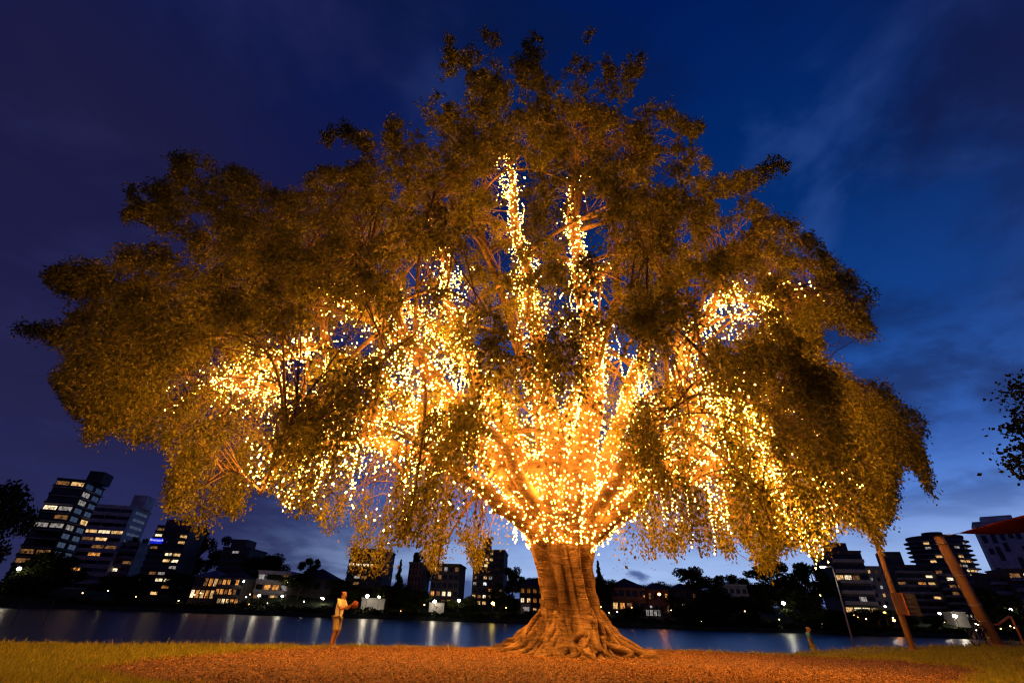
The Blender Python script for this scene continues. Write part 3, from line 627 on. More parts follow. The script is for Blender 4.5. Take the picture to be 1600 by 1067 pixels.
def building(name, label, tl, tr, Y, rot, depth, floors, bays, wallm, lit={}, style='plain', band=None, fill=.78, hfrac=.5, plant=None, side=None, side_bays=2, side_lit={}, pale=False, roofm=None, roof='flat', base=None, fh=None, mull=1, slabm=None, cat='building', parapet=.5):
    P = at(*tl, Y); dr = ray(*tr); rot = math.radians(rot); dx, dy = math.cos(rot), math.sin(rot)
    w = (P.x * dr.y - P.y * dr.x) / (dy * dr.x - dx * dr.y)
    bz = (float(fz(P.x, P.y)) - 1.2) if base is None else base; H = P.z - bz
    root = empty(name, (P.x, P.y, bz), rot); tag(root, label, cat)
    MB().box(0, w, 0, depth, 0, H).build('wall', wallm, root)
    rm = roofm or wallm
    if roof == 'flat':
        r_ = MB(); r_.box(-.25, w + .25, -.25, depth + .25, H + .003, H + parapet); r_.build('roof', rm, root)
    elif roof == 'hip':
        rh = min(w, depth) * .28; e = .7; r_ = MB(); a_ = min(w, depth) / 2
        ridge = [(w / 2 if w <= depth else a_, a_ if w > depth else a_, H + rh), (w / 2 if w <= depth else w - a_, depth - a_ if w <= depth else a_, H + rh)]
        if w <= depth: ridge = [(w / 2, a_, H + rh), (w / 2, depth - a_, H + rh)]
        else: ridge = [(a_, depth / 2, H + rh), (w - a_, depth / 2, H + rh)]
        v_ = [(-e, -e, H), (w + e, -e, H), (w + e, depth + e, H), (-e, depth + e, H), *ridge]
        r_.add(v_, [(0, 1, 5, 4), (1, 2, 5), (2, 3, 4, 5), (3, 0, 4), (0, 3, 2, 1)] if w > depth else [(0, 1, 4), (1, 2, 5, 4), (2, 3, 5), (3, 0, 4, 5), (0, 3, 2, 1)]); r_.build('roof', rm, root)
    if plant:
        x0, x1, hh = plant; MB().box(x0 * w, x1 * w, .25 * depth, .75 * depth, H + parapet + .004, H + parapet + hh).build('plant_room', rm, root)
    fh = fh or (H - 1.2) / floors; bw = w / bays
    for r in range(floors):
        zt = H - r * fh
        if zt - fh < -.5: break
        for c_ in range(bays):
            l_ = lit.get((r, c_)) or (RW.choice('ddxow') if lit and RW.random() < .10 else 'dark'); ww = bw * fill; wh = fh * hfrac
            window(root, c_ * bw + (bw - ww) / 2, 0, zt - fh * .80 + .0, ww, wh, l_, 0, pale, mull)
        if style == 'balcony':
            s_ = MB(); s_.box(.2, w - .2, -1.3, -.004, zt - fh - .1, zt - fh + .12); o = s_.build('balcony', slabm or wallm, root)
            q = MB(); q.box(.2, w - .2, -1.3, -1.22, zt - fh + .125, zt - fh + .28 * fh); q.build('balustrade', band or slabm or wallm, o)
        elif style == 'band':
            s_ = MB(); s_.box(-.06, w + .06, -.16, -.004, zt - fh * 1.16, zt - fh * .86); s_.build('spandrel', band, root)
        if side:
            sb = depth / side_bays; ww = sb * .7; wh = fh * hfrac
            for c_ in range(side_bays):
                l_ = side_lit.get((r, c_), 'dark')
                if side == 'R': window(root, w, c_ * sb + sb * .15, zt - fh * .8, ww, wh, l_, math.pi / 2, pale, mull)
                else: window(root, 0, (c_ + 1) * sb - sb * .15, zt - fh * .8, ww, wh, l_, -math.pi / 2, pale, mull)
            if style == 'balcony':
                s_ = MB(); (s_.box(w + .004, w + 1.2, .5, depth - .5, zt - fh - .1, zt - fh + .12) if side == 'R' else s_.box(-1.2, -.004, .5, depth - .5, zt - fh - .1, zt - fh + .12)); s_.build('balcony', slabm or wallm, root)
    return root, w, H, fh
dkbr = NOISEC('dark_render', (.095, .085, .09)); grey = NOISEC('grey_render', (.27, .255, .28)); lav = NOISEC('pale_render', (.5, .47, .52)); brick = NOISEC('brown_brick', (.2, .12, .085)); conc = NOISEC('concrete', (.36, .34, .35))
white = NOISEC('white_render', (.32, .30, .29)); roofd = NOISEC('dark_roof', (.045, .04, .042)); roofb = NOISEC('blue_grey_roof', (.13, .14, .19)); slabw = NOISEC('white_slab', (.45, .44, .48)); dk2 = NOISEC('charcoal_render', (.05, .047, .052))

building('apartment_tower', 'dark tower with white side panels beside a big tree, top floor lit', (90, 748), (133, 757), 186, 16, 16, 12, 2, dk2,
  {(0, 0): 'd', (0, 1): 'w', (3, 0): 'b', (3, 1): 'x', (5, 0): 'x', (5, 1): 'x', (8, 0): 'd', (8, 1): 'd', (9, 0): 'd'}, 'balcony', band=dk2, fill=.9, hfrac=.62, plant=(.75, 1.3, 4.5), side='R', side_bays=2, side_lit={(1, 0): 'x', (2, 0): 'x', (4, 1): 'w', (5, 0): 'x', (9, 0): 'x', (10, 0): 'x'}, mull=1, pale=False, slabm=slabw)
building('apartment_tower', 'pale lavender tower with horizontal bands beside the dark tower', (152, 789), (209, 795), 190, 12, 15, 11, 3, lav,
  {(3, 0): 'w', (3, 1): 'b', (3, 2): 'w', (4, 1): 'w', (4, 0): 'd', (5, 1): 'd', (5, 2): 'd'}, 'band', band=slabw, fill=.94, hfrac=.48, plant=(.72, 1.1, 5), side='R', side_bays=1, mull=2)
building('apartment_building', 'low stepped flats with one lit balcony between two towers', (186, 848), (219, 850), 196, 8, 14, 6, 2, grey, {(3, 0): 'b', (2, 1): 'd'}, 'balcony', fill=.85, side=None)
b3, w3, h3, f3 = building('apartment_tower', 'dark narrow tower with a blue lit balcony and lit rooms below', (247, 822), (297, 829), 176, 10, 14, 11, 4, dkbr,
  {(1, 0): 'b', (1, 3): 'w', (2, 3): 'w', (4, 2): 'b', (4, 3): 'w', (5, 2): 'w', (5, 3): 'b', (8, 2): 'b', (8, 3): 'b', (3, 0): 'd', (8, 0): 'x'}, 'balcony', band=dk2, fill=.86, hfrac=.58, plant=(.05, .6, 2.5))
sg = MB().box(.3, w3 * .36, -1.62, -1.34, h3 - 3.0 * f3 + .2, h3 - 2.02 * f3).build('sign_panel', emit('blue_sign_light', (.01, .03, 1.0), .55), b3)
tx = bpy.data.curves.new('sign_lettering', 'FONT'); tx.body = 'Riverpark'; tx.size = f3 * .55; tx.align_x = 'CENTER'; tx.extrude = .02
to = bpy.data.objects.new('tmp_text', tx); COL.objects.link(to); dg_ = bpy.context.evaluated_depsgraph_get(); tm = bpy.data.meshes.new_from_object(to.evaluated_get(dg_)); bpy.data.objects.remove(to)
tm.name = 'sign_lettering'; tm.materials.clear(); lo = link_mesh('sign_lettering', tm, emit('sign_letter_glow', (.45, .45, 1.0), 1.6), sg); lo.location = (w3 * .19, -1.66, h3 - 2.5 * f3); lo.rotation_euler = (math.pi / 2, 0, 0)
tag(sg, 'blue lit sign panel with pale lettering')
building('waterfront_house', 'two storey waterfront house with a blue grey roof and orange lit rooms', (306, 900), (343, 903), 164, 6, 12, 2, 5, brick, {(0, 3): 'o', (0, 4): 'w', (0, 2): 'd', (1, 0): 'b', (1, 1): 'o', (1, 2): 'w', (1, 3): 'o', (1, 4): 'w'}, fill=.8, hfrac=.7, roof='hip', roofm=roofb, fh=3.3, mull=2, cat='house')
building('waterfront_house', 'wide waterfront house with orange glowing terrace rooms', (343, 902), (382, 906), 162, 6, 12, 3, 6, dkbr, {(0, 0): 'd', (0, 1): 'o', (0, 2): 'o', (1, 0): 'o', (1, 1): 'o', (1, 2): 'd', (1, 3): 'o', (1, 4): 'd', (2, 1): 'w', (2, 2): 'b', (2, 3): 'w', (2, 4): 'o', (2, 5): 'o'}, 'balcony', fill=.85, hfrac=.66, roof='hip', roofm=roofd, fh=2.6, cat='house')
building('apartment_building', 'unlit brown flats with stepped roof behind the orange lit houses', (349, 856), (391, 858), 190, 3, 16, 6, 3, dkbr, {(5, 0): 'c'}, 'balcony', fill=.8, plant=(.05, .65, 3.2))
building('waterfront_house', 'pale hillside house with an orange lit deck and flat roofs', (405, 893), (455, 897), 172, 4, 14, 4, 4, lav, {(0, 3): 'd', (1, 1): 'o', (1, 2): 'o', (2, 2): 'w', (1, 3): 'x', (2, 0): 'd'}, 'balcony', slabm=slabw, fill=.8, hfrac=.6, fh=3.0, cat='house')
building('waterfront_house', 'dark low house half hidden by round trees behind the walkers', (462, 903), (521, 903), 176, 2, 14, 3, 4, dk2, {(1, 3): 'w'}, fill=.6, roof='hip', roofm=roofd, fh=4, cat='house')
building('apartment_building', 'dark flats with a bright lit upper row behind the hanging fringe', (549, 858), (604, 858), 184, 0, 16, 8, 5, dk2, {(0, 1): 'd', (1, 0): 'w', (1, 3): 'd', (2, 0): 'b', (2, 1): 'b', (2, 2): 'b', (2, 3): 'w'}, 'balcony', fill=.86, hfrac=.55)
building('apartment_building', 'narrow ribbed brick block beside a slim conifer', (640, 880), (660, 882), 176, -4, 14, 6, 4, brick, {}, fill=.5, hfrac=.8)
building('apartment_building', 'three storey flats with a warm lit ground floor next to the central block', (676, 882), (719, 882), 174, -4, 14, 5, 5, dkbr, {(0, 0): 'w', (0, 1): 'd', (0, 2): 'x', (3, 0): 'o', (3, 1): 'd', (3, 2): 'b', (3, 3): 'b', (4, 3): 'w', (4, 2): 'd'}, fill=.7, hfrac=.6, roofm=roofd)
building('apartment_tower', 'dark central apartment block with a rooftop box and many lit rooms', (741, 860), (788, 860), 178, -5, 16, 9, 6, dkbr,
  {(0, 3): 'w', (1, 2): 'b', (1, 3): 'w', (1, 1): 'd', (2, 0): 'b', (2, 2): 'b', (2, 1): 'x', (4, 0): 'd', (4, 2): 'w', (4, 3): 'x', (5, 0): 'x', (5, 2): 'c', (6, 3): 'o', (6, 5): 'd', (7, 0): 'w', (7, 1): 'd', (7, 2): 'b', (7, 3): 'w', (8, 0): 'd', (8, 1): 'w', (8, 2): 'w'}, 'balcony', band=dk2, fill=.7, hfrac=.62, plant=(.22, .45, 4.5))
building('waterfront_house', 'dark house with small square lit rooms close beside the trunk', (812, 914), (850, 915), 168, -3, 12, 4, 4, dk2, {(1, 0): 'b', (1, 1): 'w', (2, 0): 'd', (2, 1): 'w', (3, 3): 'c'}, fill=.62, roof='hip', roofm=roofd, fh=2.7, cat='house')
building('boat_shed', 'white lit boat shed at the foot of the house beside the trunk', (815, 942), (829, 943), 157, 0, 5, 1, 1, white, {(0, 0): 'x'}, fill=.8, cat='shed', fh=2.6, roofm=roofd, parapet=.2)
building('waterfront_house', 'hip roofed house with a warm lit verandah across the river', (954, 917), (1008, 920), 172, -4, 14, 3, 5, brick, {(1, 0): 'w', (1, 1): 'o', (2, 2): 'x', (2, 3): 'b', (2, 4): 'x', (2, 1): 'd', (1, 2): 'd'}, 'balcony', fill=.75, hfrac=.6, roof='hip', roofm=roofd, fh=3.6, cat='house')
building('waterfront_house', 'small dark house lit by an orange street light', (1010, 920), (1044, 921), 174, -4, 12, 3, 4, brick, {(1, 0): 'c', (2, 0): 'w', (0, 0): 'd'}, fill=.5, roof='hip', roofm=roofd, fh=3.6, cat='house')
building('boat_shed', 'long white lit boat shed on the bank below the hip roofed house', (1008, 950), (1032, 951), 156, 0, 5, 1, 4, white, {(0, q): 'x' for q in range(4)}, fill=.9, hfrac=.7, cat='shed', fh=2.4, roofm=roofd, parapet=.2)
building('waterfront_house', 'dark house among trees with two small lit rooms', (1050, 921), (1088, 922), 172, -5, 12, 4, 4, dk2, {(1, 1): 'x', (2, 0): 'd', (2, 1): 'w', (2, 2): 'w', (3, 2): 'c'}, fill=.5, roof='hip', roofm=roofd, fh=3, cat='house')
building('waterfront_house', 'pale roofed long house between dark trees', (1128, 914), (1166, 915), 178, -6, 14, 4, 4, grey, {(3, 0): 'x', (2, 3): 'd'}, 'balcony', fill=.6, roofm=slabw, fh=3.3, parapet=.4, cat='house')
building('apartment_building', 'balconied flats with two long lit floors behind the street lamp', (1294, 862), (1346, 868), 176, -12, 16, 6, 4, dkbr, {(2, 0): 'w', (2, 1): 'b', (2, 2): 'd', (4, 2): 'x', (5, 0): 'w', (5, 1): 'b', (5, 2): 'b', (5, 3): 'w'}, 'balcony', fill=.92, hfrac=.55, plant=(.3, .8, 3), mull=3, slabm=conc, side=None)
building('apartment_building', 'grey walk up flats with small stair windows beside the balconied flats', (1350, 886), (1384, 888), 190, -14, 14, 6, 3, grey, {(0, 0): 'w', (0, 1): 'd', (1, 0): 'x', (2, 1): 'c'}, fill=.4, hfrac=.5)
building('apartment_building', 'charcoal flats with amber lit rooms behind the signed mast', (1392, 884), (1456, 890), 192, -16, 16, 7, 4, dkbr, {(1, 3): 'b', (2, 2): 'o', (2, 3): 'w', (2, 0): 'd', (4, 3): 'w'}, 'balcony', fill=.8, hfrac=.5, plant=(.05, .5, 5), slabm=grey)
building('apartment_building', 'charcoal flats with tall lit rooms behind the thick mast', (1458, 888), (1512, 893), 186, -16, 16, 7, 4, dkbr, {(0, 2): 'x', (1, 1): 'b', (1, 2): 'w', (2, 1): 'd', (2, 2): 'o', (3, 3): 'x', (6, 1): 'x', (6, 2): 'b', (6, 3): 'b'}, 'balcony', fill=.8, hfrac=.55, slabm=grey)
building('apartment_building', 'brown low flats with a lit corner room below the ribbed tower', (1538, 898), (1566, 896), 182, -18, 12, 5, 2, brick, {(3, 1): 'w', (2, 0): 'd'}, 'balcony', fill=.8, slabm=conc)
building('apartment_building', 'brown low flats with a bright top room under the ribbed tower', (1570, 890), (1640, 894), 178, -18, 12, 5, 3, brick, {(0, 1): 'b', (3, 0): 'w', (3, 1): 'd'}, 'balcony', fill=.8, slabm=conc)
# curved tower
P = at(1447, 836, 300); Q = at(1527, 842, 300); bz = 6.0; cxm = (P.x + Q.x) / 2; Rr = (Q.x - P.x) / 2; Hh = P.z - bz
root = empty('apartment_tower', (cxm + 2, 300 + Rr, bz)); tag(root, 'tall curved tower with stacked rounded balconies beyond the thick mast', 'building')
MB().lathe([(Rr * .9, 0), (Rr * .9, Hh)], 40).build('wall', dkbr, root); nfl = 17; fh = Hh / nfl
MB().lathe([(Rr * .94, Hh), (Rr * .94, Hh + 1.2)], 40).build('roof', dkbr, root)
MB().lathe([(Rr * .35, Hh + 1.2), (Rr * .35, Hh + 4)], 20).build('plant_room', dkbr, root)
ballm = MB().lathe([(Rr * .9, 0), (Rr * 1.06, .05), (Rr * 1.06, .35), (Rr * .9, .4)], 40).mesh('balcony'); ballm.materials.append(conc)
rb = random.Random(9)
for r in range(nfl):
    o = bpy.data.objects.new('balcony', ballm); COL.objects.link(o); o.parent = root; o.location = (0, 0, r * fh + .3)
    for k in range(9):
        an = math.radians(-150 + k * 15); l_ = rb.choice(['dark'] * 7 + ['d', 'x', 'w']); l_ = {(10, 3): 'w', (9, 4): 'b', (9, 3): 'w', (11, 5): 'w', (9, 5): 'w'}.get((r, k), l_)
        window(root, Rr * .9 * math.cos(an) * 1.003 - math.sin(an) * -1.6, Rr * .9 * math.sin(an) * 1.003 + math.cos(an) * -1.6, r * fh + 1.0, 3.2, fh * .55, l_, an + math.pi / 2)
# ribbed tower at the edge
b17, w17, h17, f17 = building('apartment_tower', 'pale tower with staggered dark vertical slots beyond the red shade sail', (1520, 817), (1700, 812), 252, -41, 20, 1, 1, NOISEC('chalk_panel', (.72, .66, .66)), {}, fill=.01, hfrac=.02, base=8.0, plant=(.1, .4, 3))
sm = None
for r in range(8):
    for c_ in range(13):
        if rb.random() < .74:
            window(b17, 1.2 + c_ * w17 / 13 + rb.uniform(-.4, .4), 0, h17 - (r + 1) * h17 / 8 + rb.uniform(0, 2.5), 1.8, h17 / 8 * rb.choice([.55, .7, .85]), 'dark', 0, False, 0)

# ---------------------------------------------------------------- far bank: lamps
pole_m = mat('lamp_pole_paint', (.12, .12, .12), .5, metal=.5)
def bank_lamp(px, py, Y, col, st, label, r=.32):
    p = at(px, py, Y); g = float(fz(p.x, p.y)); root = empty('bank_lamp', (p.x, p.y, min(g, p.z - .5))); tag(root, label, 'lamp', None)
    h = p.z - root.location.z
    MB().tube([(0, 0, 0), (0, 0, h - r * .8)], .07, 6).build('pole', pole_m, root)
    MB().lathe([(.02, h + r * .75), (r * .9, h + r * .78), (r * .5, h + r * 1.05), (.02, h + r * 1.1)], 10).build('cap', pole_m, root)
    MB().lathe([(r * math.sin(math.pi * q / 8) + .005, h - r * math.cos(math.pi * q / 8) * .75) for q in range(9)], 10).build('globe', emit('globe_%s' % str(col), col, st), root, True)
WL, YL, OL = (1, .86, .62), (1, .72, .15), (1, .30, .05)
for a_ in [(30, 888, 152.5, WL, 80, 'bright white bank lamp below the dark tower', .55), (405, 930, 158, WL, 40, 'white bank lamp beside the pale hillside house', .35), (441, 931, 158, WL, 40, 'white bank lamp in front of the pale hillside house', .33), (449, 909, 168, WL, 40, 'white lamp high on the pale hillside house terrace', .35),
  (349, 957, 152, YL, 30, 'small warm lamp on the jetty below the orange lit houses', .3), (381, 908, 160, WL, 25, 'small white lamp at the end of the orange lit houses', .25), (574, 931, 156, WL, 75, 'bright lamp by the wall under the hanging fringe', .5), (592, 932, 156, WL, 45, 'lesser lamp next to the bright wall lamp', .3),
  (679, 939, 155, WL, 65, 'white lamp over the pale garden shed', .45), (717, 938, 156, WL, 60, 'white lamp beside the three storey flats', .42), (770, 942, 155, YL, 60, 'yellow lamp in front of the central block', .48), (1030, 928, 160, OL, 45, 'orange street light among the houses past the trunk', .45),
  (1224, 942, 158, (1, .95, .7), 75, 'white park lamp over the lit green hedge', .5), (1281, 930, 164, YL, 30, 'small lamp in the trees beside the balconied flats', .3), (1383, 947, 160, WL, 30, 'white garden lamp beside the signed mast', .3), (1382, 957, 157, YL, 30, 'yellow garden lamp in the shrubs', .35), (1340, 964, 154, OL, 25, 'small amber path lamp below the balconied flats', .3),
  (1397, 969, 154, OL, 30, 'amber path lamp on the slope under the charcoal flats', .35), (1579, 952, 160, (.9, .95, 1), 60, 'cool white lamp beyond the orange rail', .38), (1492, 962, 160, WL, 75, 'bright lamp over the sloping lawn by the bicycle', .55), (1468, 958, 161, WL, 40, 'white lamp beside the lit slope', .35), (505, 935, 168, WL, 30, 'lone lamp on the dark house behind the walkers', .3)]:
    bank_lamp(*a_)
rl_ = random.Random(21)
for q in range(52):
    px_ = rl_.uniform(20, 1590); hz = 956 + (px_ - 800) * .0335
    p = at(px_, hz + rl_.uniform(-14, 6), rl_.uniform(152, 166)); gq = float(fz(p.x, p.y)); zq = max(gq + .5, p.z); o_ = empty('garden_light', (p.x, p.y, gq)); tag(o_, 'small warm garden light on the far bank', 'garden light', 'small garden lights on the far bank')
    MB().tube([(0, 0, -.1), (0, 0, zq - gq)], .04, 5).build('stem', pole_m, o_); MB().lathe([(.02, -.1), (.16, 0), (.14, .16), (.02, .2)], 8, (0, 0, zq - gq)).build('globe', emit('garden_globe_%d' % (q % 3), [(1, .6, .25), (1, .42, .12), (1, .85, .6)][q % 3], 12), o_, True)
building('garden_shed', 'pale garden shed under a white lamp on the far bank', (671, 941), (694, 941), 157, 0, 4, 1, 2, white, {}, fill=.01, hfrac=.02, cat='shed', fh=2.5, roofm=roofd, parapet=.2)
building('garden_wall', 'pale lit wall below the flats with the bright upper row', (566, 934), (602, 934), 160, 0, 1, 1, 1, white, {}, fill=.01, hfrac=.02, cat='wall', fh=3, parapet=.15)
building('boat_shed', 'white shed washed with light on the slope by the bicycle', (1486, 956), (1508, 957), 164, -14, 5, 1, 1, white, {}, fill=.01, hfrac=.02, cat='shed', fh=3, parapet=.2)

# ---------------------------------------------------------------- far bank: trees and scrub
far_leaf = island_mat('far_foliage', (.02, .028, .010), (.055, .065, .022), trans=.2)
trunk_m = mat('far_trunk', (.07, .055, .045), .9)
def far_crown(kind, seed):
    g = np.random.default_rng(seed); blobs = []
    if kind == 'round': blobs = [(*(g.normal(0, 1.9, 2)), g.uniform(5, 9), g.uniform(1.3, 2.3)) for _ in range(18)]
    elif kind == 'gum': blobs = [(*(g.normal(0, 2.0, 2)), g.uniform(3.2, 9.4), g.uniform(.8, 1.6)) for _ in range(30)]
    elif kind == 'pine': blobs = [(g.normal(0, .35) * (10 - z) / 4, g.normal(0, .35) * (10 - z) / 4, z, .35 + (10 - z) * .19) for z in np.linspace(2, 9.8, 16)]
    else: blobs = [(*(g.normal(0, 2.6, 2)), g.uniform(1.5, 7.5), g.uniform(1.3, 2.3)) for _ in range(20)]
    P_ = []
    for x, y, z, r in blobs:
        n = int(170 * r * r) + 60; d = g.normal(0, 1, (n, 3)); d /= np.linalg.norm(d, axis=1)[:, None]; P_.append(np.array([x, y, z]) + d * r * g.uniform(.4, 1.08, n)[:, None] * np.array([1, 1, .75]))
    P_ = np.concatenate(P_); n = len(P_); a = g.normal(0, 1, (n, 3)); a /= np.linalg.norm(a, axis=1)[:, None]; b = np.cross(a, g.normal(0, 1, (n, 3))); b /= np.linalg.norm(b, axis=1)[:, None]; s_ = g.uniform(.12, .28, n)[:, None]
    me = np_mesh('crown', np.stack([P_ - a * s_, P_ + b * s_ * .6, P_ + a * s_, P_ - b * s_ * .6], 1).reshape(-1, 3), np.arange(4 * n), 4); me.materials.append(far_leaf)
    t_ = MB(); t_.tube([(0, 0, -1), (.05, 0, 2), (.1, .1, 5), (0, .1, 8)], [.38, .28, .2, .08], 7)
    for q in range(6):
        an = g.uniform(0, 6.28); z = g.uniform(2.2, 5); t_.tube([(0.05, 0, z), (math.cos(an) * 1.1, math.sin(an) * 1.1, z + 1.3), (math.cos(an) * 2.2, math.sin(an) * 2.2, z + 2.4)], [.15, .1, .04], 5)
    tm_ = t_.mesh('trunk', True); tm_.materials.append(trunk_m); return me, tm_
VAR = {k: [far_crown(k, s0 + q) for q in range(2)] for k, s0 in (('round', 1), ('gum', 11), ('pine', 21), ('bush', 31))}
KLAB = {'round': ('rounded_tree', 'dark round headed tree'), 'gum': ('gum_tree', 'open crowned gum tree'), 'pine': ('conifer', 'narrow pointed conifer'), 'bush': ('bushy_tree', 'low spreading bushy tree')}
def far_tree(kind, px, py, Y, wpx, place, i=0):
    p = at(px, py, Y); g = float(fz(p.x, p.y)) if Y > 140 else float(gz(p.x, p.y)); h = max(4, p.z - g); wm = wpx * Y / 830
    root = empty(KLAB[kind][0], (p.x, p.y, g), i * 1.9); root.scale = (wm / 7.5, wm / 7.5, h / 10); tag(root, KLAB[kind][1] + ' ' + place, 'tree')
    c_, t_ = VAR[kind][i % 2]
    for nm_, me in (('crown', c_), ('trunk', t_)):
        o = bpy.data.objects.new(nm_, me); COL.objects.link(o); o.parent = root
        if nm_ == 'crown': o['kind'] = 'stuff'
for i, a_ in enumerate([('bush', 8, 724, 158, 105, 'towering beside the dark tower with white panels'), ('bush', 60, 860, 160, 80, 'at the foot of the dark tower'), ('bush', 105, 850, 166, 50, 'between the dark and lavender towers'), ('gum', 212, 838, 205, 40, 'above the low stepped flats'), ('bush', 195, 890, 164, 60, 'before the low stepped flats'),
  ('gum', 322, 822, 196, 62, 'behind the blue lit tower'), ('bush', 300, 890, 172, 46, 'between the blue lit tower and orange houses'), ('round', 427, 864, 186, 44, 'standing over the pale hillside house'), ('bush', 398, 884, 178, 44, 'beside the pale hillside house'), ('gum', 492, 872, 184, 34, 'rising above the low dark house'), ('round', 474, 893, 172, 50, 'in front of the low dark house'),
  ('round', 540, 905, 168, 40, 'at the corner of the low dark house'), ('bush', 555, 915, 164, 50, 'by the bright wall lamp'), ('pine', 627, 874, 170, 26, 'beside the narrow ribbed block'), ('bush', 610, 905, 166, 50, 'beside the pale lit wall'), ('gum', 660, 862, 186, 34, 'behind the narrow ribbed block'), ('bush', 650, 915, 162, 46, 'before the narrow ribbed block'),
  ('bush', 728, 926, 164, 30, 'between the flats and the central block'), ('gum', 802, 884, 176, 40, 'right next to the central block'), ('bush', 795, 915, 164, 40, 'before the central block corner'), ('round', 838, 900, 182, 40, 'behind the house beside the trunk'), ('pine', 934, 876, 178, 30, 'just past the fig trunk'), ('bush', 950, 896, 176, 44, 'just past the fig trunk'),
  ('round', 1022, 908, 186, 44, 'behind the hip roofed house'), ('gum', 1086, 884, 178, 66, 'above the house with two lit rooms'), ('bush', 1058, 905, 176, 50, 'beside the house with two lit rooms'), ('bush', 1106, 918, 166, 60, 'before the pale roofed house'), ('gum', 1135, 896, 190, 50, 'behind the pale roofed house'), ('bush', 1176, 925, 160, 60, 'beside the white park lamp'),
  ('gum', 1208, 878, 180, 84, 'rising over the white park lamp'), ('gum', 1262, 876, 178, 54, 'touching the balconied flats'), ('bush', 1170, 900, 182, 60, 'behind the pale roofed house'), ('bush', 1250, 912, 166, 60, 'between the park lamp and balconied flats'), ('bush', 1300, 950, 156, 60, 'below the balconied flats'), ('bush', 1365, 945, 160, 56, 'below the walk up flats'), ('bush', 1405, 948, 162, 50, 'below the charcoal flats'),
  ('bush', 1450, 957, 160, 24, 'on the lit slope'), ('round', 1535, 916, 172, 46, 'between the masts and brown flats'), ('bush', 1560, 938, 166, 60, 'beyond the orange rail'), ('bush', 1600, 944, 160, 60, 'by the cool white lamp'), ('bush', 700, 932, 160, 26, 'beside the garden shed'), ('bush', 985, 942, 158, 30, 'below the hip roofed verandah'), ('bush', 1085, 942, 156, 60, 'on the shore below the lit rooms'), ('bush', 885, 915, 176, 50, 'hidden behind the fig trunk')]):
    far_tree(*a_, i)
g = np.random.default_rng(77); n = 26000; x = g.uniform(-230, 260, n); y = 151.0 + np.abs(g.normal(0, 1.6, n)); hmx = .7 + 1.2 * np.sin(x * .11) ** 2 * np.sin(x * .043 + 1) ** 2 + .6 * np.sin(x * .7) ** 2
P_ = np.stack([x, y, fz(x, y) + g.uniform(-.2, 1, n) * hmx], 1); a = g.normal(0, 1, (n, 3)); a /= np.linalg.norm(a, axis=1)[:, None]; b = np.cross(a, g.normal(0, 1, (n, 3))); b /= np.linalg.norm(b, axis=1)[:, None]; s_ = g.uniform(.2, .5, n)[:, None]
sc_ = link_mesh('shore_scrub', np_mesh('shore_scrub', np.stack([P_ - a * s_, P_ + b * s_ * .6, P_ + a * s_, P_ - b * s_ * .6], 1).reshape(-1, 3), np.arange(4 * n), 4), far_leaf); tag(sc_, 'dark scrub and mangroves along the far shore', 'scrub', kind='stuff')

# ---------------------------------------------------------------- park furniture
steel = mat('galvanised_steel', (.46, .44, .42), .5, .15, 6, metal=.2); rust = mat('weathered_mast_steel', (.34, .19, .11), .6, .3, 2.5, .2, stretch=(1, 1, .25)); rustd = mat('dark_mast_face', (.10, .075, .07), .6, .2, 3)
orange = mat('orange_rail_paint', (.62, .20, .06), .45, .12, 6); black = mat('black_rubber', (.015, .015, .016), .7); chrome = mat('bike_alloy', (.5, .5, .5), .3, metal=.9); sailm = mat('red_shade_cloth', (.36, .045, .025), .85, .15, 3)
board = mat('sign_board_face', (.10, .095, .085), .6, .5, 3, col2=(.22, .20, .17))
# street lamp
g0 = ground_at(1335, 1012); tp = at(1301, 886, g0.y); r_ = empty('street_lamp', tuple(g0)); tag(r_, 'slim grey street lamp with a small lit head on the park bank', 'street lamp')
d = tp - g0; arm = at(1287, 885, g0.y) - g0
MB().tube([(0, 0, -.1), tuple(d * .3), tuple(d * .985)], [.10, .085, .055], 10).build('pole', steel, r_, True)
MB().lathe([(.16, -.02), (.16, .22), (.11, .26)], 10).build('base_collar', steel, r_, True)
MB().tube([tuple(d * .98), tuple(d + Vector((-.08, 0, .06))), tuple(arm)], [.045, .04, .035], 8).build('arm', steel, r_, True)
hd = MB(); hd.add([(arm.x + x, arm.y + y, arm.z + z) for x, y, z in ((-.42, -.13, .02), (.1, -.13, .02), (.1, .13, .02), (-.42, .13, .02), (-.36, -.08, .12), (.06, -.08, .12), (.06, .08, .12), (-.36, .08, .12))], [(0, 3, 2, 1), (4, 5, 6, 7), (0, 1, 5, 4), (1, 2, 6, 5), (2, 3, 7, 6), (3, 0, 4, 7)]); hd = hd.build('lamp_head', steel, r_)
MB().box(arm.x - .38, arm.x + .02, arm.y - .10, arm.y + .10, arm.z - .13, arm.z + .017).build('lens', emit('street_lamp_lens', (1, .88, .62), 70), hd)
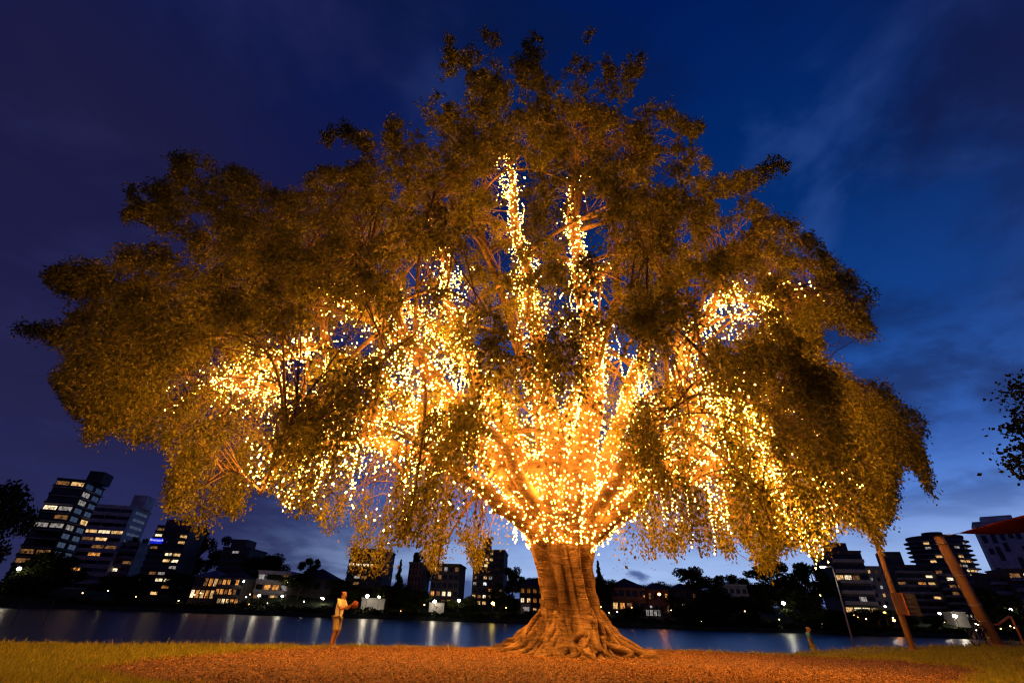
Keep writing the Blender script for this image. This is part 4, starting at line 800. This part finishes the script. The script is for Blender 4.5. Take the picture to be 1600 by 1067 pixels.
# mast with sign
g0 = ground_at(1427, 1016); tp = at(1366, 838, g0.y); d = tp - g0; r_ = empty('shade_mast', tuple(g0)); tag(r_, 'tapered rusty mast carrying a sign board on the grass', 'mast')
MB().tube([tuple(-d * .02), tuple(d * .5), tuple(d)], [.13, .11, .085], 14).build('pole', rust, r_, True)
MB().lathe([(.26, -.01), (.26, .025), (.2, .03)], 14).build('base_plate', rust, r_)
s0 = at(1403, 960, g0.y) - g0; s1 = at(1392, 926, g0.y) - g0
pl = MB().box(s0.x - .15, s0.x + .32, -.22, -.16, s0.z, s1.z).build('front_plate', rust, r_); MB().box(s0.x + .33, s0.x + .95, -.10, -.05, s0.z - .02, s1.z - .01).build('sign_board', board, r_)
MB().box(s0.x + .30, s0.x + .33, -.24, -.04, s0.z - .02, s1.z + .02).build('sign_edge', orange, r_)
for q in range(4): MB().box(s0.x + .45, s0.x + .45 + random.uniform(.2, .4), -.106, -.1015, s0.z + .12 + q * .17, s0.z + .17 + q * .17).build('notice_strip', white, r_)
# thick mast and shade sail
g0 = ground_at(1558, 1008); tp = at(1466, 838, g0.y); d = tp - g0; r_ = empty('shade_mast', tuple(g0)); tag(r_, 'thick rusty leaning mast that holds the red shade sail', 'mast')
MB().tube([tuple(-d * .03), tuple(d * .5), tuple(d)], [.23, .22, .20], 20).build('pole', rust, r_, True)
MB().tube([tuple(d * 1.0), tuple(d * 1.006)], [.215, .215], 20).build('cap', rustd, r_)
MB().tube([tuple(d * .04 + Vector((.20, -.02, 0))), tuple(d * .985 + Vector((.20, -.02, 0)))], .07, 8).build('cable_duct', rustd, r_, True)
MB().lathe([(.5, -.02), (.5, .03), (.42, .035)], 16).build('base_plate', rust, r_)
A = at(1497, 833, g0.y - .5); Bp = at(1720, 764, g0.y - 5); Cp = at(1720, 806, g0.y + 1.5); sn = 14; sv_ = []; sf = []
for i in range(sn + 1):
    for j in range(sn + 1):
        u, v = i / sn, j / sn; e0 = A.lerp(Bp, u); e1 = A.lerp(Cp, u); p = e0.lerp(e1, .5 + (v - .5) * (1 - .28 * math.sin(math.pi * u))); p.z -= .5 * math.sin(math.pi * u) * math.sin(math.pi * v); sv_.append(tuple(p - A))
for i in range(sn):
    for j in range(sn): k = i * (sn + 1) + j; sf.append((k, k + 1, k + sn + 2, k + sn + 1))
sr = empty('shade_sail', tuple(A)); tag(sr, 'red triangular shade sail stretched from the thick mast', 'shade sail')
so = MB().add(sv_, sf).build('fabric', sailm, sr, True); sm_ = so.modifiers.new('thick', 'SOLIDIFY'); sm_.thickness = .012
tl_ = Vector(tp) - A; MB().tube([(0, 0, 0), tuple(tl_ * .5 - Vector((0, 0, .02))), tuple(tl_ * .98)], .018, 6).build('stay_cable', steel, sr)
for f_ in (.35, .62, .93):
    MB().tube([tuple(d * (f_ - .004)), tuple(d * (f_ + .004))], [.245, .245], 20).build('clamp_ring', steel, r_)
# orange rail
g1 = ground_at(1562, 1008); Yr = g1.y; rl = empty('hand_rail', tuple(g1)); tag(rl, 'bent orange tube rail beside the thick mast', 'rail')
MB().tube([tuple(at(*q, Yr) - g1) for q in ((1562, 1011), (1547, 976), (1560, 975), (1576, 963), (1579, 963), (1582, 968), (1602, 1010))], .045, 10).build('tube', orange, rl, True)
for q in ((1562, 1008), (1602, 1008)):
    p = at(*q, Yr) - g1; MB().lathe([(.10, -.02), (.10, .02), (.05, .03)], 10, tuple(p)).build('foot_plate', orange, rl)
# bicycle leaning by the mast
g2 = ground_at(1527, 1009); bk = empty('bicycle', (g2.x, g2.y - .35, g2.z), math.radians(20)); bk.rotation_euler[0] = math.radians(6); tag(bk, 'dark bicycle leaning against the thick mast', 'bicycle')
wr = .33
for wx in (-.5, .5):
    w_ = MB().torus((wx, 0, wr), (0, 1, 0), wr - .02, .02).build('wheel', black, bk, True); MB().torus((wx, 0, wr), (0, 1, 0), wr - .045, .012).build('rim', chrome, w_, True)
    sp = MB()
    for q in range(14): an = q * math.pi / 7; sp.bar((wx, 0, wr), (wx + math.cos(an) * (wr - .05), 0, wr + math.sin(an) * (wr - .05)), .005, .005)
    sp.build('spokes', chrome, w_); MB().tube([(wx, -.05, wr), (wx, .05, wr)], .03, 8).build('hub', chrome, w_)
fr = MB()
for a_, b_ in (((-.5, 0, .33), (-.08, 0, .30)), ((-.08, 0, .30), (-.18, 0, .78)), ((-.18, 0, .75), (-.5, 0, .33)), ((-.17, 0, .72), (.34, 0, .76)), ((-.08, 0, .30), (.36, 0, .68)), ((.34, 0, .84), (.5, 0, .33))): fr.tube([a_, b_], .02, 8)
fr.build('frame', mat('bike_paint', (.05, .02, .015), .3), bk, True)
MB().tube([(-.18, 0, .75), (-.2, 0, .86)], .014, 6).build('seat_post', chrome, bk)
MB().add([(-.34, -.07, .86), (-.34, .07, .86), (-.05, .02, .87), (-.05, -.02, .87), (-.33, -.06, .92), (-.33, .06, .92), (-.06, .015, .90), (-.06, -.015, .90)], [(0, 1, 2, 3), (4, 7, 6, 5), (0, 4, 5, 1), (1, 5, 6, 2), (2, 6, 7, 3), (3, 7, 4, 0)]).build('saddle', black, bk)
MB().tube([(.28, -.27, .98), (.36, -.2, .97), (.34, 0, .93), (.36, .2, .97), (.28, .27, .98)], .014, 8).build('handlebar', chrome, bk, True)
MB().torus((-.08, -.03, .30), (0, 1, 0), .09, .008).build('chain_ring', chrome, bk); MB().bar((-.08, -.05, .30), (.02, -.05, .16), .02, .02).build('crank', chrome, bk)
MB().box(-.03, .07, -.12, -.05, .14, .165).build('pedal', black, bk)
# chain link fence
g3 = ground_at(56, 1000); tp = at(84, 936, g3.y); d = tp - g3; fe = empty('chain_link_fence', tuple(g3)); tag(fe, 'low dark chain link fence ending in a post at the bank', 'fence'); fm_ = mat('dark_fence_wire', (.07, .06, .055), .5, metal=.5)
fh_ = d.z; MB().tube([(0, 0, -.2), (0, 0, fh_ + .05)], .04, 8).build('post', fm_, fe, True)
dirx = Vector((-1, -.12, 0)); MB().tube([(0, 0, fh_), tuple(dirx * 7 + Vector((0, 0, fh_)))], .024, 8).build('top_rail', fm_, fe)
MB().tube([tuple(dirx * 2.8 + Vector((0, 0, -.2))), tuple(dirx * 2.8 + Vector((0, 0, fh_)))], .03, 8).build('post', fm_, fe)
wm_ = MB()
for q in range(-14, 70):
    for s_ in (1, -1):
        t0, t1 = q * .1, q * .1 + fh_ * .9
        a_, b_ = (t0, t1) if s_ > 0 else (t1, t0)
        lo_, hi_ = 0.0, 1.0
        f0 = max(0, (0 - t0) / (t1 - t0)); f1 = min(1, (7 - t0) / (t1 - t0))
        if f1 <= f0: continue
        pa_ = t0 + (t1 - t0) * f0; pb_ = t0 + (t1 - t0) * f1; za, zb = (fh_ * f0, fh_ * f1) if s_ > 0 else (fh_ * (1 - f0), fh_ * (1 - f1))
        wm_.bar(tuple(dirx * pa_ + Vector((0, 0, za))), tuple(dirx * pb_ + Vector((0, 0, zb))), .007, .007)
tag(wm_.build('wire_mesh', fm_, fe), kind='stuff')

# ---------------------------------------------------------------- tree leaning in past the rail
T2 = Vector((25.5, 15.0, 0)); t2 = empty('street_tree', tuple(T2)); tag(t2, 'broad leaved tree whose dark leafy tips hang over the shade sail', 'tree')
tips = [at(*q) for q in ((1592, 604, 15), (1580, 668, 15), (1596, 645, 15), (1598, 660, 15.4), (1584, 716, 15), (1597, 738, 15), (1598, 702, 15.3), (1606, 612, 15.5), (1615, 680, 15.2), (1620, 720, 15.6), (1640, 640, 15), (1650, 590, 15), (1660, 700, 15.5), (1680, 650, 16), (1680, 560, 16), (1720, 620, 15), (1740, 700, 14), (1740, 540, 15))]
MB().tube([(0, 0, -.2), (-.1, .1, 3), (-.3, 0, 6.5), (-.2, .1, 10)], [.32, .26, .2, .1], 10).build('trunk', bark, t2, True)
Ps = []
for q, p in enumerate(tips):
    z = max(3, p.z - 1.5 - .1 * q); st_ = Vector((-.2, 0, min(z, 9))); e_ = p - T2
    MB().tube([tuple(st_), tuple(st_.lerp(e_, .5) + Vector((0, 0, .5))), tuple(e_)], [.10, .05, .012], 6).build('limb', bark, t2, True)
    sp_ = .17 if q < 7 else .38; n = 70 if q < 7 else 240
    Ps.append(np.array(e_) + RNG.normal(0, sp_, (n, 3)) * np.array([1.2, 1.2, .8]))
P_ = np.concatenate(Ps); n = len(P_); a = RNG.normal(0, 1, (n, 3)); a[:, 2] -= .4; a /= np.linalg.norm(a, axis=1)[:, None]; b = np.cross(a, RNG.normal(0, 1, (n, 3))); b /= np.linalg.norm(b, axis=1)[:, None]; s_ = RNG.uniform(.05, .10, n)[:, None]
cr_ = link_mesh('crown', np_mesh('crown', np.stack([P_ - a * s_, P_ + b * s_ * .7, P_ + a * s_, P_ - b * s_ * .7], 1).reshape(-1, 3), np.arange(4 * n), 4), far_leaf, t2); tag(cr_, kind='stuff')

# ---------------------------------------------------------------- people
skinm = mat('skin', (.28, .13, .075), .55, .06, 8)
def skin_obj(name, V, E, R, m_, parent, root_i=0, sub=2):
    me = bpy.data.meshes.new(name); me.from_pydata([tuple(v) for v in V], E, []); me.update(); o = link_mesh(name, me, m_, parent)
    md = o.modifiers.new('skin', 'SKIN'); md.use_smooth_shade = True
    for i, r in enumerate(R): me.skin_vertices[0].data[i].radius = (r, r) if not hasattr(r, '__len__') else r
    me.skin_vertices[0].data[root_i].use_root = True
    sd_ = o.modifiers.new('sub', 'SUBSURF'); sd_.levels = sub; sd_.render_levels = sub
    return o
def person(loc, rz, label, J, top, bottom, hairc, shoec, bare_legs=True):
    # J: joints in metres, x forward, y left, z up
    root = empty('person', tuple(loc), rz); tag(root, label, 'person')
    V, E, R, ix = [], [], [], {}
    def v(n, p, r, par=None):
        ix[n] = len(V); V.append(Vector(p)); R.append(r)
        if par: E.append((ix[par], ix[n]))
    v('pelvis', J['pelvis'], (.135, .105)); v('waist', J['waist'], (.125, .095), 'pelvis'); v('chest', J['chest'], (.15, .11), 'waist'); v('neck0', J['neck'], .06, 'chest'); v('jaw', J['jaw'], .07, 'neck0'); v('head', J['head'], .095, 'jaw'); v('crown', J['crown'], .07, 'head')
    nd = (Vector(J['nose']) - Vector(J['head'])); v('nose', J['nose'], .017, 'jaw')
    for s in 'LR':
        v('sh' + s, J['sh' + s], .065, 'chest'); v('el' + s, J['el' + s], .045, 'sh' + s); v('wr' + s, J['wr' + s], .03, 'el' + s)
        h = Vector(J['hand' + s]); w = Vector(J['wr' + s]); v('pa' + s, w.lerp(h, .5), (.04, .022), 'wr' + s)
        d = (h - w).normalized(); sd_ = d.cross(Vector((0, 0, 1))); sd_ = sd_.normalized() if sd_.length > .1 else Vector((1, 0, 0)); nrm = d.cross(sd_)
        for q, (o_, l_) in enumerate(((-.03, .065), (-.01, .08), (.01, .075), (.03, .06))):
            v('f%d%s' % (q, s), w.lerp(h, .5) + d * .045 + sd_ * o_, .009, 'pa' + s); v('g%d%s' % (q, s), w.lerp(h, .5) + d * (.045 + l_) + sd_ * o_ * 1.1 + nrm * .02, .008, 'f%d%s' % (q, s))
        v('t0' + s, w.lerp(h, .3) + sd_ * .04 + d * .02, .011, 'wr' + s); v('t1' + s, w.lerp(h, .5) + sd_ * .065 + d * .03 + nrm * .02, .009, 't0' + s)
        v('hip' + s, J['hip' + s], .095, 'pelvis'); v('kn' + s, J['kn' + s], .058, 'hip' + s)
        k, a_ = Vector(J['kn' + s]), Vector(J['an' + s]); v('calf' + s, k.lerp(a_, .3) - Vector((.015, 0, 0)), .058, 'kn' + s); v('an' + s, a_, .036, 'calf' + s); v('toe' + s, J['toe' + s], .03, 'an' + s)
    skin_obj('body', V, E, R, skinm, root)
    P = {n: V[i] for n, i in ix.items()}
    T, TE, TR = [P['pelvis'].lerp(P['waist'], .1), P['waist'], P['chest'], P['neck0'].lerp(P['chest'], .3)], [(0, 1), (1, 2), (2, 3)], [(.165, .13), (.155, .125), (.175, .135), .09]
    for s in 'LR':
        b0 = len(T); T += [P['sh' + s], P['sh' + s].lerp(P['el' + s], .75)]; TE += [(2, b0), (b0, b0 + 1)]; TR += [.085, .07]
    skin_obj('shirt', T, TE, TR, top, root, 1)
    T, TE, TR = [P['pelvis'] + Vector((0, 0, .04))], [], [(.165, .13)]; 
    for s in 'LR':
        b0 = len(T); T += [P['hip' + s], P['hip' + s].lerp(P['kn' + s], .45), P['hip' + s].lerp(P['kn' + s], .98 if bare_legs else 1.0)]; TE += [(0, b0), (b0, b0 + 1), (b0 + 1, b0 + 2)]; TR += [.118, .105, .098 if bare_legs else .08]
        if not bare_legs: T.append(P['an' + s] + Vector((0, 0, .04))); TE.append((b0 + 2, b0 + 3)); TR.append(.065)
    skin_obj('shorts' if bare_legs else 'trousers', T, TE, TR, bottom, root)
    hp = Vector(J['head']); bkv = -nd.normalized() if nd.length > 0 else Vector((-1, 0, 0)); bkv.z = 0
    skin_obj('hair', [hp + bkv * .02 + Vector((0, 0, .045)), hp + bkv * .045 + Vector((0, 0, .01)), hp + bkv * .05 - Vector((0, 0, .05))], [(0, 1), (1, 2)], [.093, .085, .05], mat('hair_%s' % str(hairc), hairc, .6), root)
    for s in 'LR':
        a_, t_ = P['an' + s], P['toe' + s]; skin_obj('shoe', [a_ + Vector((-.04, 0, -.04)), a_.lerp(t_, .5) - Vector((0, 0, .012)), t_], [(0, 1), (1, 2)], [.045, .042, .04], mat('shoe_%s' % str(shoec), shoec, .6), root)
        sg_ = 1 if s == 'L' else -1; lat = Vector((-bkv.y, bkv.x, 0)).normalized() * -sg_ if bkv.length > 0 else Vector((0, sg_, 0))
        MB().lathe([(.002, -.008), (.009, -.004), (.009, .004), (.002, .008)], 8, tuple(hp - bkv.normalized() * .088 + lat * .033 + Vector((0, 0, -.005)))).build('eye', black, root, True)
        MB().lathe([(.004, -.03), (.016, -.012), (.018, .015), (.006, .03)], 8, tuple(hp + lat * .096 - Vector((0, 0, .012)))).build('ear', skinm, root, True)
    return root
cream = mat('cream_shirt', (.66, .60, .48), .85, .1, 9); beige = mat('beige_shorts', (.30, .23, .15), .9, .1, 9); rustc = mat('rust_top', (.30, .085, .03), .9, .15, 9); darkc = mat('dark_trousers', (.03, .028, .03), .9); bluec = mat('blue_tshirt', (.06, .22, .55), .9, .1, 9); greyc = mat('grey_shorts', (.22, .26, .30), .9, .1, 9)
g4 = ground_at(519, 1013)
J1 = dict(pelvis=(0, 0, .92), waist=(.02, 0, 1.05), chest=(.03, 0, 1.28), neck=(.04, 0, 1.45), jaw=(.07, 0, 1.52), head=(.07, 0, 1.61), crown=(.06, 0, 1.68), nose=(.18, 0, 1.585),
  shL=(.02, .19, 1.39), elL=(.16, .22, 1.14), wrL=(.36, .13, 1.27), handL=(.45, .08, 1.40), shR=(.02, -.19, 1.39), elR=(.14, -.23, 1.13), wrR=(.36, -.15, 1.22), handR=(.47, -.09, 1.32),
  hipL=(0, .09, .87), knL=(.05, .10, .47), anL=(-.06, .10, .08), toeL=(.10, .11, .03), hipR=(0, -.09, .87), knR=(.02, -.10, .47), anR=(-.02, -.11, .08), toeR=(.15, -.13, .03))
person(g4, math.radians(-8), 'person in cream shirt and beige shorts standing with both hands raised', J1, cream, beige, (.13, .05, .02), (.12, .10, .08))
bl = MB().lathe([(.12 * math.sin(math.pi * q / 10) + .001, -.12 * math.cos(math.pi * q / 10)) for q in range(11)], 16).build('ball', mat('red_ball', (.16, .035, .015), .6, .2, 12), None, True); bl.location = g4 + Vector((.52, -.07, 1.29)); tag(bl, 'dark red ball held between raised hands of the person in cream', 'ball')
for e_ in np.arange(0.2, 3.2, .05):
    Yp = 27.0
    for _ in range(8): Xp = at(1264, 990, Yp).x; Yp = float(edge_y(Xp)) + e_
    if float(gz(Xp, Yp)) + 1.73 < at(1262, 976, Yp).z: break
J3 = dict(pelvis=(0, 0, .93), waist=(.0, 0, 1.06), chest=(-.03, 0, 1.29), neck=(-.02, 0, 1.46), jaw=(.03, 0, 1.52), head=(.03, 0, 1.61), crown=(.02, 0, 1.68), nose=(.14, 0, 1.57),
  shL=(-.03, .2, 1.40), elL=(-.12, .32, 1.15), wrL=(.06, .30, 1.00), handL=(.14, .22, .98), shR=(-.03, -.2, 1.40), elR=(-.02, -.28, 1.12), wrR=(.10, -.27, .88), handR=(.15, -.26, .76),
  hipL=(0, .09, .88), knL=(.05, .12, .48), anL=(.02, .13, .08), toeL=(.16, .15, .03), hipR=(0, -.09, .88), knR=(.08, -.11, .48), anR=(.02, -.12, .08), toeR=(.16, -.13, .03))
person((Xp, Yp, float(gz(Xp, Yp))), math.radians(-35), 'person in blue t-shirt and grey shorts standing down the bank edge', J3, bluec, greyc, (.25, .22, .19), (.1, .1, .1))
